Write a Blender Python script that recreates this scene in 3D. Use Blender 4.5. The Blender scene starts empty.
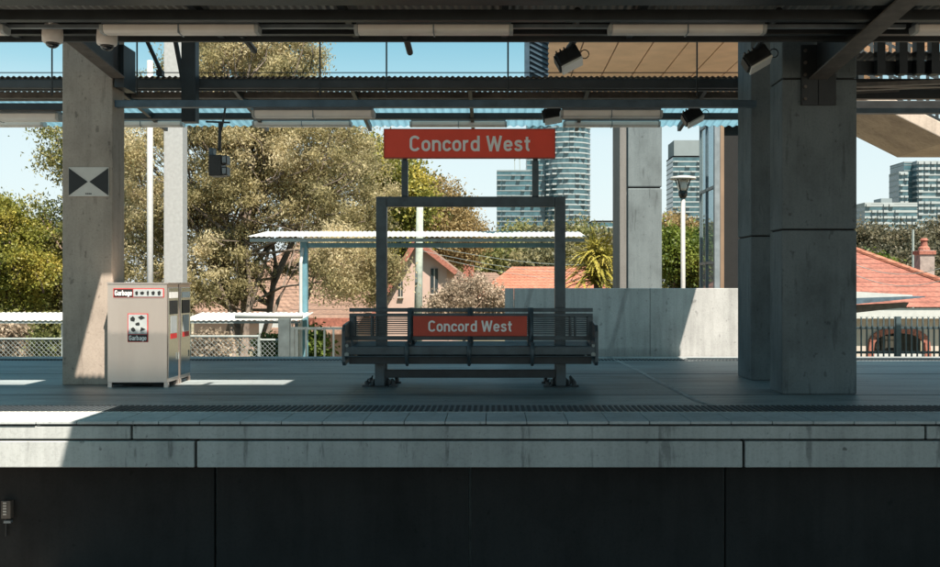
import bpy, bmesh, math, random
import numpy as np
from mathutils import Vector, Matrix

random.seed(7)
RNG = np.random.default_rng(7)
sc = bpy.context.scene
R = math.radians
F, VX, VY, EYE = 1026.0, 495.0, 283.0, 1.2      # measured from the photograph: focal length and vanishing point


def X(px, Y): return (px - VX) * Y / F           # world x of a photo column at depth Y
def Z(py, Y): return EYE + (VY - py) * Y / F     # world z of a photo row at depth Y


# ------------------------------------------------------------------ camera, world, sun, exposure
cam_data = bpy.data.cameras.new('camera')
cam_data.sensor_width = 36.0
cam_data.lens = 36.0 * F / 940.0
cam_data.shift_x = -25.0 / 940.0
cam_data.clip_end = 4000
cam = bpy.data.objects.new('camera', cam_data)
cam.location = (0, 0, EYE)
cam.rotation_euler = (R(90), 0, 0)
sc.collection.objects.link(cam)
sc.camera = cam

SUN_DIR = Vector((-0.26, 0.5, -1.0)).normalized()
world = bpy.data.worlds.new('World')
sc.world = world
world.use_nodes = True
wn = world.node_tree
wn.nodes.clear()
w_out = wn.nodes.new('ShaderNodeOutputWorld')
w_bg = wn.nodes.new('ShaderNodeBackground')
sky = wn.nodes.new('ShaderNodeTexSky')
sky.sky_type = 'NISHITA'
sky.sun_disc = False
sky.sun_elevation = math.asin(-SUN_DIR.z)
sky.sun_rotation = math.atan2(-SUN_DIR.x, -SUN_DIR.y)
sky.air_density = 1.0
sky.dust_density = 1.6
sky.ozone_density = 1.5
w_bg.inputs['Strength'].default_value = 0.062
tint = wn.nodes.new('ShaderNodeMix')
tint.data_type = 'RGBA'
tint.blend_type = 'MULTIPLY'
tint.inputs[0].default_value = 1.0
tint.inputs[7].default_value = (.58, 1.12, .98, 1)
wn.links.new(sky.outputs[0], tint.inputs[6])
# pale band of summer air low over the horizon
w_tc = wn.nodes.new('ShaderNodeTexCoord')
w_sp = wn.nodes.new('ShaderNodeSeparateXYZ')
wn.links.new(w_tc.outputs['Generated'], w_sp.inputs[0])
w_rm = wn.nodes.new('ShaderNodeValToRGB')
w_rm.color_ramp.elements[0].position = 0.0
w_rm.color_ramp.elements[0].color = (.92, .92, .92, 1)
w_rm.color_ramp.elements[1].position = 0.26
w_rm.color_ramp.elements[1].color = (0, 0, 0, 1)
e_ = w_rm.color_ramp.elements.new(0.14)
e_.color = (.74, .74, .74, 1)
e_ = w_rm.color_ramp.elements.new(0.20)
e_.color = (.26, .26, .26, 1)
wn.links.new(w_sp.outputs[2], w_rm.inputs[0])
pale = wn.nodes.new('ShaderNodeMix')
pale.data_type = 'RGBA'
wn.links.new(w_rm.outputs[0], pale.inputs[0])
wn.links.new(tint.outputs[2], pale.inputs[6])
pale.inputs[7].default_value = (6.0, 6.4, 6.6, 1)
wn.links.new(pale.outputs[2], w_bg.inputs['Color'])
wn.links.new(w_bg.outputs[0], w_out.inputs['Surface'])

sun_data = bpy.data.lights.new('sun', 'SUN')
sun_data.energy = 5.0
sun_data.angle = R(0.5)
sun_data.color = (1.0, 0.90, 0.78)
sun = bpy.data.objects.new('sun', sun_data)
sun.rotation_euler = SUN_DIR.to_track_quat('-Z', 'Y').to_euler()
sun.location = (4, -8, 16)
sc.collection.objects.link(sun)

sc.view_settings.view_transform = 'Standard'
sc.view_settings.look = 'None'
sc.view_settings.gamma = 1.0
sc.view_settings.exposure = 1.32
sc.render.engine = 'CYCLES'
sc.cycles.max_bounces = 10
sc.cycles.diffuse_bounces = 6
sc.cycles.transparent_max_bounces = 24


# ------------------------------------------------------------------ materials
def new_mat(name):
    m = bpy.data.materials.new(name)
    m.use_nodes = True
    nt = m.node_tree
    nt.nodes.clear()
    out = nt.nodes.new('ShaderNodeOutputMaterial')
    b = nt.nodes.new('ShaderNodeBsdfPrincipled')
    nt.links.new(b.outputs[0], out.inputs['Surface'])
    return m, nt, b, out


def tex_noise(nt, scale, detail=4, rough=.55, stretch=(1, 1, 1), off=0.0):
    tc = nt.nodes.new('ShaderNodeTexCoord')
    mp = nt.nodes.new('ShaderNodeMapping')
    mp.inputs['Scale'].default_value = stretch
    mp.inputs['Location'].default_value = (off, off * .7, off * 1.3)
    nz = nt.nodes.new('ShaderNodeTexNoise')
    nz.inputs['Scale'].default_value = scale
    nz.inputs['Detail'].default_value = detail
    nz.inputs['Roughness'].default_value = rough
    nt.links.new(tc.outputs['Object'], mp.inputs['Vector'])
    nt.links.new(mp.outputs[0], nz.inputs['Vector'])
    return nz.outputs['Fac']


def ramp(nt, fac, stops):
    r = nt.nodes.new('ShaderNodeValToRGB')
    el = r.color_ramp.elements
    while len(el) < len(stops):
        el.new(0.5)
    for e, (p, c) in zip(el, stops):
        e.position = p
        e.color = (c[0], c[1], c[2], 1) if not isinstance(c, (int, float)) else (c, c, c, 1)
    nt.links.new(fac, r.inputs[0])
    return r.outputs[0]


def mixc(nt, fac, a, b, mode='MIX'):
    n = nt.nodes.new('ShaderNodeMix')
    n.data_type = 'RGBA'
    n.blend_type = mode
    for v, i in ((fac, 0), (a, 6), (b, 7)):
        if isinstance(v, (int, float)):
            n.inputs[i].default_value = v
        elif isinstance(v, tuple):
            n.inputs[i].default_value = (v[0], v[1], v[2], 1)
        else:
            nt.links.new(v, n.inputs[i])
    return n.outputs[2]


def bump(nt, b, h, strength=.3, dist=.01):
    n = nt.nodes.new('ShaderNodeBump')
    n.inputs['Strength'].default_value = strength
    n.inputs['Distance'].default_value = dist
    nt.links.new(h, n.inputs['Height'])
    nt.links.new(n.outputs[0], b.inputs['Normal'])


def plain(name, col, rough=.6, metal=0.0, var=.12, scale=6.0, bstr=.0):
    m, nt, b, o = new_mat(name)
    f = tex_noise(nt, scale, 5)
    lo = tuple(c * (1 - var) for c in col)
    hi = tuple(min(1, c * (1 + var)) for c in col)
    c = ramp(nt, f, [(.3, lo), (.7, hi)])
    nt.links.new(c, b.inputs['Base Color'])
    b.inputs['Roughness'].default_value = rough
    b.inputs['Metallic'].default_value = metal
    if bstr:
        bump(nt, b, tex_noise(nt, scale * 6, 4), bstr, .004)
    return m


def concrete(name, col, stain=.35, streak=.3, pit=.5, scale=1.6, off=0.0, rough=.85, floor=False, drips=0.0):
    m, nt, b, o = new_mat(name)
    big = tex_noise(nt, scale, 6, .6, (1, 1, .7) if not floor else (.35, 1.4, 1), off)
    c = ramp(nt, big, [(.28, tuple(x * (1 - stain) for x in col)), (.52, col), (.75, tuple(min(1, x * (1 + stain * .45)) for x in col))])
    st = tex_noise(nt, 5.0, 4, .6, (2.4, 2.4, .14) if not floor else (.2, 3.0, 1), off + 3)
    c2 = ramp(nt, st, [(.35, 1 - streak), (.55, 1.0)])
    c = mixc(nt, 1.0, c, c2, 'MULTIPLY')
    fine = tex_noise(nt, 42, 5, .7, (1, 1, 1), off + 9)
    c3 = ramp(nt, fine, [(.3, .78), (.5, 1.0), (.8, 1.06)])
    c = mixc(nt, .8, c, c3, 'MULTIPLY')
    pits = tex_noise(nt, 13, 2, .4, (1, 1, .8), off + 17)
    c4 = ramp(nt, pits, [(.24, 1 - pit), (.30, 1.0)])
    c = mixc(nt, 1.0, c, c4, 'MULTIPLY')
    if drips:
        dn = tex_noise(nt, 5.0, 4, .6, (2.2, 2.2, .32), off + 23)
        c = mixc(nt, 1.0, c, ramp(nt, dn, [(.60, 1.0), (.68, 1 - drips)]), 'MULTIPLY')
        dn2 = tex_noise(nt, 26.0, 3, .6, (1, 1, .6), off + 29)
        c = mixc(nt, 1.0, c, ramp(nt, dn2, [(.68, 1.0), (.74, 1 - drips)]), 'MULTIPLY')
    nt.links.new(c, b.inputs['Base Color'])
    b.inputs['Roughness'].default_value = rough
    b.inputs['Specular IOR Level'].default_value = .3
    bump(nt, b, fine, .25, .004)
    return m


def leaf_mat(name, a, b_, c_, scale=.9, trans=.35):
    m, nt, b, o = new_mat(name)
    f = tex_noise(nt, scale, 3, .6)
    g = tex_noise(nt, 9.0, 2, .6, (1, 1, 1), 4)
    col = ramp(nt, f, [(.36, a), (.5, b_), (.64, c_)])
    col2 = ramp(nt, g, [(.3, .55), (.7, 1.35)])
    col = mixc(nt, 1.0, col, col2, 'MULTIPLY')
    nt.links.new(col, b.inputs['Base Color'])
    b.inputs['Roughness'].default_value = .55
    b.inputs['Specular IOR Level'].default_value = .35
    t = nt.nodes.new('ShaderNodeBsdfTranslucent')
    nt.links.new(col, t.inputs['Color'])
    mx = nt.nodes.new('ShaderNodeMixShader')
    mx.inputs[0].default_value = trans
    nt.links.new(b.outputs[0], mx.inputs[1])
    nt.links.new(t.outputs[0], mx.inputs[2])
    nt.links.new(mx.outputs[0], o.inputs['Surface'])
    return m


def tile_mat(name, a, b_, row=.16, colw=.3):
    """terracotta roof tiles: rows follow height, columns follow the horizontal"""
    m, nt, b, o = new_mat(name)
    tc = nt.nodes.new('ShaderNodeTexCoord')
    sx = nt.nodes.new('ShaderNodeSeparateXYZ')
    nt.links.new(tc.outputs['Object'], sx.inputs[0])

    def mth(op, x, y=None):
        n = nt.nodes.new('ShaderNodeMath')
        n.operation = op
        for i, v in enumerate((x, y)):
            if v is None: continue
            if isinstance(v, (int, float)): n.inputs[i].default_value = v
            else: nt.links.new(v, n.inputs[i])
        return n.outputs[0]
    fz = mth('FRACT', mth('DIVIDE', sx.outputs[2], row))
    fx = mth('FRACT', mth('DIVIDE', mth('ADD', sx.outputs[0], sx.outputs[1]), colw))
    hx = mth('SINE', mth('MULTIPLY', fx, math.pi))
    h = mth('ADD', mth('MULTIPLY', mth('SUBTRACT', 1.0, fz), .6), mth('MULTIPLY', hx, .7))
    f = tex_noise(nt, 1.3, 6, .7)
    g = tex_noise(nt, 7.0, 3, .7, (1, 1, 1.6), 5)
    c = ramp(nt, f, [(.3, a), (.7, b_)])
    c = mixc(nt, 1.0, c, ramp(nt, g, [(.3, .6), (.65, 1.15)]), 'MULTIPLY')
    c = mixc(nt, 1.0, c, ramp(nt, fz, [(0.0, .28), (.18, .9), (.4, 1.0)]), 'MULTIPLY')
    nt.links.new(c, b.inputs['Base Color'])
    b.inputs['Roughness'].default_value = .8
    bump(nt, b, h, .9, .06)
    return m


def glass_mat(name, col, rough=.08, metal=0.0, spec=.8):
    m, nt, b, o = new_mat(name)
    f = tex_noise(nt, .35, 2)
    c = ramp(nt, f, [(.3, tuple(x * .7 for x in col)), (.7, tuple(x * 1.3 for x in col))])
    nt.links.new(c, b.inputs['Base Color'])
    b.inputs['Roughness'].default_value = rough
    b.inputs['Metallic'].default_value = metal
    b.inputs['Specular IOR Level'].default_value = spec
    return m


def clear_mat(name, tint, mix, scatter=None):
    m, nt, b, o = new_mat(name)
    t = nt.nodes.new('ShaderNodeBsdfTransparent')
    t.inputs['Color'].default_value = (*tint, 1)
    f = tex_noise(nt, 3.0, 3)
    body = b.outputs[0]
    b.inputs['Roughness'].default_value = .25
    nt.links.new(ramp(nt, f, [(.3, (.30, .36, .40)), (.7, (.42, .48, .50))]), b.inputs['Base Color'])
    if scatter:
        tr = nt.nodes.new('ShaderNodeBsdfTranslucent')
        nt.links.new(ramp(nt, f, [(.3, tuple(c * .85 for c in scatter)), (.7, scatter)]), tr.inputs['Color'])
        body = tr.outputs[0]
    mx = nt.nodes.new('ShaderNodeMixShader')
    mx.inputs[0].default_value = mix
    nt.links.new(t.outputs[0], mx.inputs[1])
    nt.links.new(body, mx.inputs[2])
    nt.links.new(mx.outputs[0], o.inputs['Surface'])
    return m


M = {}
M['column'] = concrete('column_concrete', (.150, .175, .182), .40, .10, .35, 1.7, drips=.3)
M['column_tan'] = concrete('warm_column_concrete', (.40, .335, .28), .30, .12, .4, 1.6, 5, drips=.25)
M['beam'] = concrete('edge_beam_concrete', (.42, .44, .435), .22, .14, .6, 1.3, 2, drips=.38)
M['coping'] = concrete('coping_concrete', (.47, .50, .505), .2, .12, .4, 2.0, 7)
M['floor'] = concrete('platform_paving', (.25, .285, .29), .5, .34, .5, .9, 1, .5, True, drips=.3)
M['parapet'] = concrete('parapet_concrete', (.44, .44, .43), .30, .16, .3, 1.2, 11)
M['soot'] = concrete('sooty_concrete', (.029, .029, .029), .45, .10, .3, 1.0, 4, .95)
M['pil'] = concrete('brown_concrete', (.185, .175, .165), .25, .15, .3, 1.3, 9)
M['stair'] = concrete('stair_concrete', (.46, .37, .305), .3, .15, .5, 1.3, 8)
M['deck'] = concrete('deck_concrete', (.23, .25, .255), .3, .2, .2, .8, 6)
M['black'] = plain('black_gap', (.012, .012, .012), .95)
M['stripe'] = plain('tactile_rubber', (.022, .03, .036), .7, 0, .3, 30)
M['line'] = plain('pale_line_paint', (.55, .53, .49), .7, 0, .3, 14)
M['seal'] = plain('pale_sealant', (.36, .36, .35), .8, 0, .35, 9)
M['steel'] = plain('dark_painted_steel', (.018, .021, .023), .45, 0, .35, 5)
M['steel_brown'] = plain('weathered_steel', (.12, .10, .085), .6, 0, .35, 7)
M['steel_blue'] = plain('blue_grey_steel', (.065, .10, .13), .45, 0, .3, 5)
M['bench'] = plain('bench_paint', (.052, .076, .090), .38, .1, .3, 8)
M['bench_dark'] = plain('bench_dark_paint', (.020, .027, .032), .5, 0, .3, 8)
M['roof'] = plain('zinc_sheet', (.30, .285, .27), .5, .2, .2, 3)
M['fascia'] = plain('fascia_paint', (.045, .052, .056), .5, 0, .3, 3)
M['diffuser'] = plain('fixture_diffuser', (.84, .77, .70), .35, 0, .08, 4)
M['housing'] = plain('fixture_housing', (.22, .25, .27), .4, .2, .2, 6)
M['white_metal'] = plain('white_painted_metal', (.42, .43, .42), .45, 0, .08, 5)
M['white_rough'] = plain('white_column_paint', (.33, .33, .325), .7, 0, .10, 18, .4)
M['red'] = plain('red_sign_enamel', (.90, .075, .035), .45, 0, .06, 3)
M['red_dark'] = plain('dull_red_sign', (.52, .06, .03), .5, 0, .12, 5)
M['letter'] = plain('white_lettering', (.90, .88, .85), .5, 0, .05, 8)
M['sign_white'] = plain('sign_white', (.62, .58, .53), .5, 0, .08, 5)
M['sign_black'] = plain('sign_black', (.014, .015, .015), .5)
M['sign_red'] = plain('sign_red_border', (.55, .03, .03), .5)
M['sign_pale'] = plain('sign_pale_panel', (.40, .43, .43), .5)
M['black_plastic'] = plain('black_plastic', (.016, .017, .018), .4, 0, .3, 12)
M['cctv'] = plain('camera_housing', (.80, .72, .66), .4, 0, .05, 6)
M['dome_glass'] = glass_mat('smoked_dome', (.02, .02, .022), .06)
M['lens'] = plain('lamp_glass', (.75, .74, .70), .2, 0, .05, 5)
M['soffit'] = plain('tan_soffit_board', (.70, .50, .365), .55, 0, .12, 1.6)
M['clad_blue'] = plain('blue_cladding', (.03, .055, .08), .45, .1, .3, 4)
M['clear_roof'] = clear_mat('clear_corrugated', (.62, .80, .88), .72, (.26, .38, .43))
M['tan_frame'] = plain('tan_frame_paint', (.22, .145, .095), .55, 0, .15, 2)
M['glass_lift'] = clear_mat('lift_glass', (.72, .82, .86), .28)
M['glass_dark'] = glass_mat('dark_window', (.03, .04, .045), .05)
M['pole_green'] = plain('weathered_timber_pole', (.27, .30, .26), .85, 0, .25, 4, .3)
M['teal_post'] = plain('teal_post_paint', (.13, .27, .33), .5, 0, .2, 5)
M['fence_grey'] = plain('grey_fence_paint', (.10, .12, .12), .5, 0, .25, 6)
M['fence_dark'] = plain('dark_fence_paint', (.05, .075, .085), .5, 0, .25, 6)
M['wire'] = plain('galvanised_wire', (.27, .30, .29), .5, .2, .15, 9)
M['pink'] = plain('pink_render', (.43, .31, .265), .85, 0, .10, 1.2, .2)
M['cream'] = plain('cream_render', (.45, .40, .35), .85, 0, .10, 1.2, .2)
M['brick_red'] = plain('red_brick_trim', (.27, .10, .07), .85, 0, .35, 14, .4)
M['chimney'] = plain('weathered_chimney_render', (.27, .225, .205), .9, 0, .35, 5, .4)
M['tile_pale'] = tile_mat('pale_pink_tiles', (.17, .10, .07), (.26, .16, .115))
M['tile_orange'] = tile_mat('orange_tiles', (.29, .098, .056), (.38, .155, .098))
M['tile_red'] = tile_mat('red_tiles', (.22, .072, .05), (.31, .12, .086))
M['bark'] = plain('pale_bark', (.24, .17, .13), .9, 0, .5, 5, .5)
M['bark_mid'] = plain('grey_brown_bark', (.13, .10, .08), .9, 0, .5, 5, .5)
M['bark_dark'] = plain('dark_bark', (.09, .065, .05), .9, 0, .4, 6, .5)
M['leaf_gum'] = leaf_mat('gum_leaves', (.20, .18, .085), (.42, .36, .19), (.62, .53, .34), .5, .55)
M['leaf_gum_green'] = leaf_mat('green_gum_leaves', (.08, .10, .03), (.18, .18, .06), (.31, .27, .10))
M['leaf_yellow'] = leaf_mat('yellow_green_leaves', (.075, .10, .02), (.20, .20, .035), (.40, .32, .06), .7)
M['leaf_brown'] = leaf_mat('brown_olive_leaves', (.16, .115, .045), (.27, .195, .08), (.36, .26, .12))
M['leaf_grey'] = leaf_mat('grey_shrub_leaves', (.24, .19, .14), (.38, .30, .22), (.48, .38, .29))
M['leaf_far'] = leaf_mat('far_leaves', (.085, .085, .045), (.17, .155, .075), (.26, .22, .11), .35)
M['leaf_gold'] = leaf_mat('gold_green_fronds', (.16, .15, .03), (.33, .29, .05), (.46, .38, .09), .9)
M['leaf_dark'] = leaf_mat('dark_olive_leaves', (.045, .046, .028), (.105, .095, .055), (.18, .15, .09), .5)
M['leaf_bright'] = leaf_mat('bright_green_leaves', (.045, .08, .012), (.12, .16, .022), (.22, .24, .04))
M['ground'] = plain('grass_and_dirt', (.15, .13, .08), .95, 0, .4, .25)
M['ballast'] = plain('track_ballast', (.17, .135, .105), .95, 0, .5, 9, 1.0)
M['tower_glass'] = glass_mat('tower_glass', (.045, .09, .105), .2)
M['tower_teal'] = glass_mat('tower_teal_glass', (.04, .095, .115), .22)
M['tower_white'] = plain('tower_white_render', (.29, .315, .32), .8, 0, .06, .1)
M['tower_grey'] = plain('tower_grey_render', (.17, .20, .21), .8, 0, .1, .1)


# stainless steel with a vertical brushing
def stainless():
    m, nt, b, o = new_mat('brushed_stainless')
    f = tex_noise(nt, 4, 5, .6, (1, 1, .25))
    g = tex_noise(nt, 60, 3, .6, (1, 1, .02))
    c = ramp(nt, f, [(.25, (.72, .60, .53)), (.75, (.80, .68, .60))])
    nt.links.new(c, b.inputs['Base Color'])
    b.inputs['Metallic'].default_value = .9
    nt.links.new(ramp(nt, g, [(.3, .30), (.7, .34)]), b.inputs['Roughness'])
    return m


M['stainless'] = stainless()
M['polished'] = plain('polished_stainless', (.62, .64, .65), .13, 1.0, .08, 3)


# ------------------------------------------------------------------ mesh helpers
BASE = {}


class MB:
    def __init__(self):
        self.v, self.f = [], []

    def add(self, vs, fs):
        n = len(self.v)
        self.v += [tuple(p) for p in vs]
        self.f += [tuple(i + n for i in f) for f in fs]
        return self

    def box(self, x0, x1, y0, y1, z0, z1):
        if x0 > x1: x0, x1 = x1, x0
        if y0 > y1: y0, y1 = y1, y0
        if z0 > z1: z0, z1 = z1, z0
        vs = [(x, y, z) for x in (x0, x1) for y in (y0, y1) for z in (z0, z1)]
        return self.add(vs, [(0, 1, 3, 2), (4, 6, 7, 5), (0, 4, 5, 1), (2, 3, 7, 6), (0, 2, 6, 4), (1, 5, 7, 3)])

    def obox(self, c, size, rot):
        vs = [Vector(c) + rot @ Vector((sx * size[0] / 2, sy * size[1] / 2, sz * size[2] / 2))
              for sx in (-1, 1) for sy in (-1, 1) for sz in (-1, 1)]
        return self.add(vs, [(0, 1, 3, 2), (4, 6, 7, 5), (0, 4, 5, 1), (2, 3, 7, 6), (0, 2, 6, 4), (1, 5, 7, 3)])

    def prism(self, poly, axis, c0, c1):
        def mk(a, b, c):
            return {'x': (c, a, b), 'y': (a, c, b), 'z': (a, b, c)}[axis]
        n = len(poly)
        vs = [mk(a, b, c0) for a, b in poly] + [mk(a, b, c1) for a, b in poly]
        fs = [tuple(range(n)), tuple(range(2 * n - 1, n - 1, -1))]
        fs += [(i, (i + 1) % n, n + (i + 1) % n, n + i) for i in range(n)]
        return self.add(vs, fs)

    def tube(self, pts, rad, n=8, cap=True):
        pts = [Vector(p) for p in pts]
        if isinstance(rad, (int, float)): rad = [rad] * len(pts)
        vs, fs = [], []
        for i, p in enumerate(pts):
            d = (pts[min(i + 1, len(pts) - 1)] - pts[max(i - 1, 0)]).normalized()
            a = Vector((0, 0, 1)) if abs(d.z) < .9 else Vector((1, 0, 0))
            u = d.cross(a).normalized()
            w = d.cross(u)
            for k in range(n):
                t = 2 * math.pi * (k + .5) / n
                vs.append(p + (u * math.cos(t) + w * math.sin(t)) * rad[i])
        for i in range(len(pts) - 1):
            for k in range(n):
                fs.append((i * n + k, i * n + (k + 1) % n, (i + 1) * n + (k + 1) % n, (i + 1) * n + k))
        if cap:
            fs += [tuple(range(n)), tuple((len(pts) - 1) * n + k for k in range(n))]
        return self.add(vs, fs)

    def lathe(self, prof, c, n=20):
        vs, fs = [], []
        for r, z in prof:
            for k in range(n):
                t = 2 * math.pi * k / n
                vs.append((c[0] + r * math.cos(t), c[1] + r * math.sin(t), c[2] + z))
        for i in range(len(prof) - 1):
            for k in range(n):
                fs.append((i * n + k, i * n + (k + 1) % n, (i + 1) * n + (k + 1) % n, (i + 1) * n + k))
        fs += [tuple(range(n)), tuple((len(prof) - 1) * n + k for k in range(n))]
        return self.add(vs, fs)

    def bar(self, p, q, w, h):
        """square bar from p to q"""
        p, q = Vector(p), Vector(q)
        d = (q - p).normalized()
        a = Vector((0, 0, 1)) if abs(d.z) < .95 else Vector((0, 1, 0))
        u = d.cross(a).normalized() * w / 2
        t = u.cross(d).normalized() * h / 2
        vs = [e + su * u + st * t for e in (p, q) for su, st in ((-1, -1), (1, -1), (1, 1), (-1, 1))]
        return self.add(vs, [(0, 1, 2, 3), (7, 6, 5, 4), (0, 4, 5, 1), (1, 5, 6, 2), (2, 6, 7, 3), (3, 7, 4, 0)])

    def corrugated(self, x0, x1, p0, p1, pitch=.076, amp=.011, th=.004):
        """sheet between (y,z) p0 and p1 with ridges running from p0 to p1"""
        n = int((x1 - x0) / pitch * 6)
        vs, fs = [], []
        for i in range(n + 1):
            x = x0 + (x1 - x0) * i / n
            dz = amp * math.sin(2 * math.pi * (x - x0) / pitch)
            vs += [(x, p0[0], p0[1] + dz), (x, p1[0], p1[1] + dz), (x, p0[0], p0[1] + dz - th), (x, p1[0], p1[1] + dz - th)]
        for i in range(n):
            a, b = 4 * i, 4 * i + 4
            fs += [(a, b, b + 1, a + 1), (a + 2, a + 3, b + 3, b + 2), (a, a + 2, b + 2, b), (a + 1, b + 1, b + 3, a + 3)]
        return self.add(vs, fs)

    def build(self, name, mat, parent=None, at=None, bevel=0, smooth=False, recalc=True):
        base = BASE[parent.name] if parent is not None else Vector(at if at is not None else (0, 0, 0))
        me = bpy.data.meshes.new(name)
        arr = np.array(self.v, dtype=float) - np.array(base)
        me.from_pydata(arr.tolist(), [], self.f)
        me.update()
        if recalc or bevel:
            bm = bmesh.new()
            bm.from_mesh(me)
            if recalc: bmesh.ops.recalc_face_normals(bm, faces=bm.faces)
            if bevel:
                ed = [e for e in bm.edges if len(e.link_faces) == 2 and e.calc_face_angle(0) > .5]
                bmesh.ops.bevel(bm, geom=ed, offset=bevel, segments=2, profile=.6, affect='EDGES')
            bm.to_mesh(me)
            bm.free()
        if smooth:
            me.polygons.foreach_set('use_smooth', [True] * len(me.polygons))
        me.materials.append(mat)
        o = bpy.data.objects.new(name, me)
        sc.collection.objects.link(o)
        BASE[o.name] = base
        if parent is not None: o.parent = parent
        else: o.location = base
        return o


def tag(o, label, cat, group=None, kind=None):
    if label: o['label'] = label
    if cat: o['category'] = cat
    if group: o['group'] = group
    if kind: o['kind'] = kind
    return o


def thing(name, label, cat, loc, group=None):
    o = bpy.data.objects.new(name, None)
    o.location = loc
    sc.collection.objects.link(o)
    BASE[o.name] = Vector(loc)
    return tag(o, label, cat, group)


def structure(o):
    o['kind'] = 'structure'
    return o


def dup(root, loc, label, group=None):
    r = root.copy()
    sc.collection.objects.link(r)
    r.location = loc
    BASE[r.name] = Vector(loc)
    r['label'] = label
    if group: r['group'] = group

    def kids(src, dst):
        for ch in list(src.children):
            c = ch.copy()
            sc.collection.objects.link(c)
            c.parent = dst
            BASE[c.name] = Vector(loc)
            kids(ch, c)
    kids(root, r)
    return r


def arc(cx, cy, rx, ry, a0, a1, n=10):
    return [(cx + rx * math.cos(R(a0 + (a1 - a0) * k / n)), cy + ry * math.sin(R(a0 + (a1 - a0) * k / n))) for k in range(n + 1)]


def spline(p, n=4):
    out = []
    q = [p[0]] + p + [p[-1]]
    for a, b, c, d in zip(q, q[1:], q[2:], q[3:]):
        for k in range(n):
            t = k / n
            out.append(tuple(.5 * (2 * b[m] + (c[m] - a[m]) * t + (2 * a[m] - 5 * b[m] + 4 * c[m] - d[m]) * t * t + (3 * b[m] - a[m] - 3 * c[m] + d[m]) * t ** 3) for m in (0, 1)))
    return out + [p[-1]]


BOWL = arc(.26, .445, .185, .2, 0, 180) + arc(.26, .275, .185, .2, 180, 360) + [(.445, .445)]
GLYPH = {   # centre lines of each stroke, advance width; capital height 1
    'C': ([arc(.305, .70, .23, .225, 22, 180) + arc(.305, .30, .23, .225, 180, 338)], .60),
    'G': ([arc(.305, .70, .23, .225, 22, 180) + arc(.305, .30, .23, .225, 180, 360) + [(.535, .48), (.33, .48)]], .62),
    'o': ([BOWL], .52),
    'c': ([arc(.26, .445, .185, .2, 15, 180) + arc(.26, .275, .185, .2, 180, 345)], .48),
    'n': ([[(.075, 0), (.075, .72)], arc(.26, .445, .185, .2, 180, 0) + [(.445, 0)]], .52),
    'r': ([[(.075, 0), (.075, .72)], arc(.27, .445, .195, .2, 180, 75)], .37),
    'd': ([BOWL, [(.445, 0), (.445, 1.0)]], .52),
    'b': ([BOWL, [(.075, 0), (.075, 1.0)]], .52),
    'g': ([BOWL, [(.445, .72), (.445, .0)] + arc(.27, -.02, .175, .14, 0, -150)], .52),
    'a': ([arc(.25, .215, .175, .14, 0, 360), arc(.26, .47, .185, .175, 150, 0) + [(.445, 0)]], .52),
    'e': ([[(.075, .365), (.445, .365)], [(.445, .33)] + arc(.26, .445, .185, .2, 0, 180) + arc(.26, .275, .185, .2, 180, 335)], .52),
    's': ([spline([(.415, .53), (.36, .625), (.25, .645), (.14, .615), (.10, .52), (.15, .42), (.26, .37), (.37, .315), (.415, .21), (.37, .11), (.25, .075), (.13, .10), (.075, .20)])], .49),
    't': ([[(.17, .93), (.17, .25)] + arc(.30, .235, .13, .16, 180, 275), [(.02, .645), (.35, .645)]], .37),
    'W': ([[(.07, 1.0), (.26, .0)], [(.26, .0), (.46, .96)], [(.46, .96), (.66, .0)], [(.66, .0), (.85, 1.0)]], .92),
    ' ': ([], .20),
}


def lettering(name, text, mat, parent, x0, x1, z0, z1, y, depth=.003, w=.165):
    """raised plain sans letters of even stroke from x0 to x1; capitals from z0 to z1; they face -Y"""
    strokes, pen = [], 0.0
    for ch in text:
        st, adv = GLYPH[ch]
        strokes += [[(px + pen, py) for px, py in p] for p in st]
        pen += adv + .085
    pen -= .085
    kx, kz = (x1 - x0) / pen, z1 - z0
    mb = MB()
    for i, p in enumerate(strokes):
        p = [(x0 + a * kx, z0 + b * kz) for a, b in p]
        closed = math.dist(p[0], p[-1]) < 1e-6
        if closed: p = p[:-1]
        n = len(p)
        q = [p[0]] if n else []
        L, Rr = [], []
        for k in range(n):
            a = p[k - 1] if (k or closed) else p[k]
            b = p[(k + 1) % n] if (k < n - 1 or closed) else p[k]
            d0 = Vector((p[k][0] - a[0], p[k][1] - a[1]))
            d1 = Vector((b[0] - p[k][0], b[1] - p[k][1]))
            if d0.length < 1e-9: d0 = d1
            if d1.length < 1e-9: d1 = d0
            d0.normalize(); d1.normalize()
            t = d0 + d1
            t = d1 if t.length < 1e-4 else t.normalized()
            nr = Vector((-t.y, t.x))
            m = min(2.2, 1 / max(.3, nr.dot(Vector((-d0.y, d0.x)))))
            o = nr * (w * kz / 2 * m)
            L.append((p[k][0] + o.x, p[k][1] + o.y))
            Rr.append((p[k][0] - o.x, p[k][1] - o.y))
        y1 = y - depth - .0003 * (i % 3)
        vs = []
        for a, b in zip(L, Rr):
            vs += [(a[0], y1, a[1]), (b[0], y1, b[1]), (a[0], y, a[1]), (b[0], y, b[1])]
        fs = []
        for k in range(n if closed else n - 1):
            a, b = 4 * k, 4 * ((k + 1) % n)
            fs += [(a, a + 1, b + 1, b), (a, b, b + 2, a + 2), (a + 1, a + 3, b + 3, b + 1)]
        if not closed:
            fs += [(0, 2, 3, 1), (4 * n - 4, 4 * n - 3, 4 * n - 1, 4 * n - 2)]
        mb.add(vs, fs)
    return mb.build(name, mat, parent)


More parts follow.
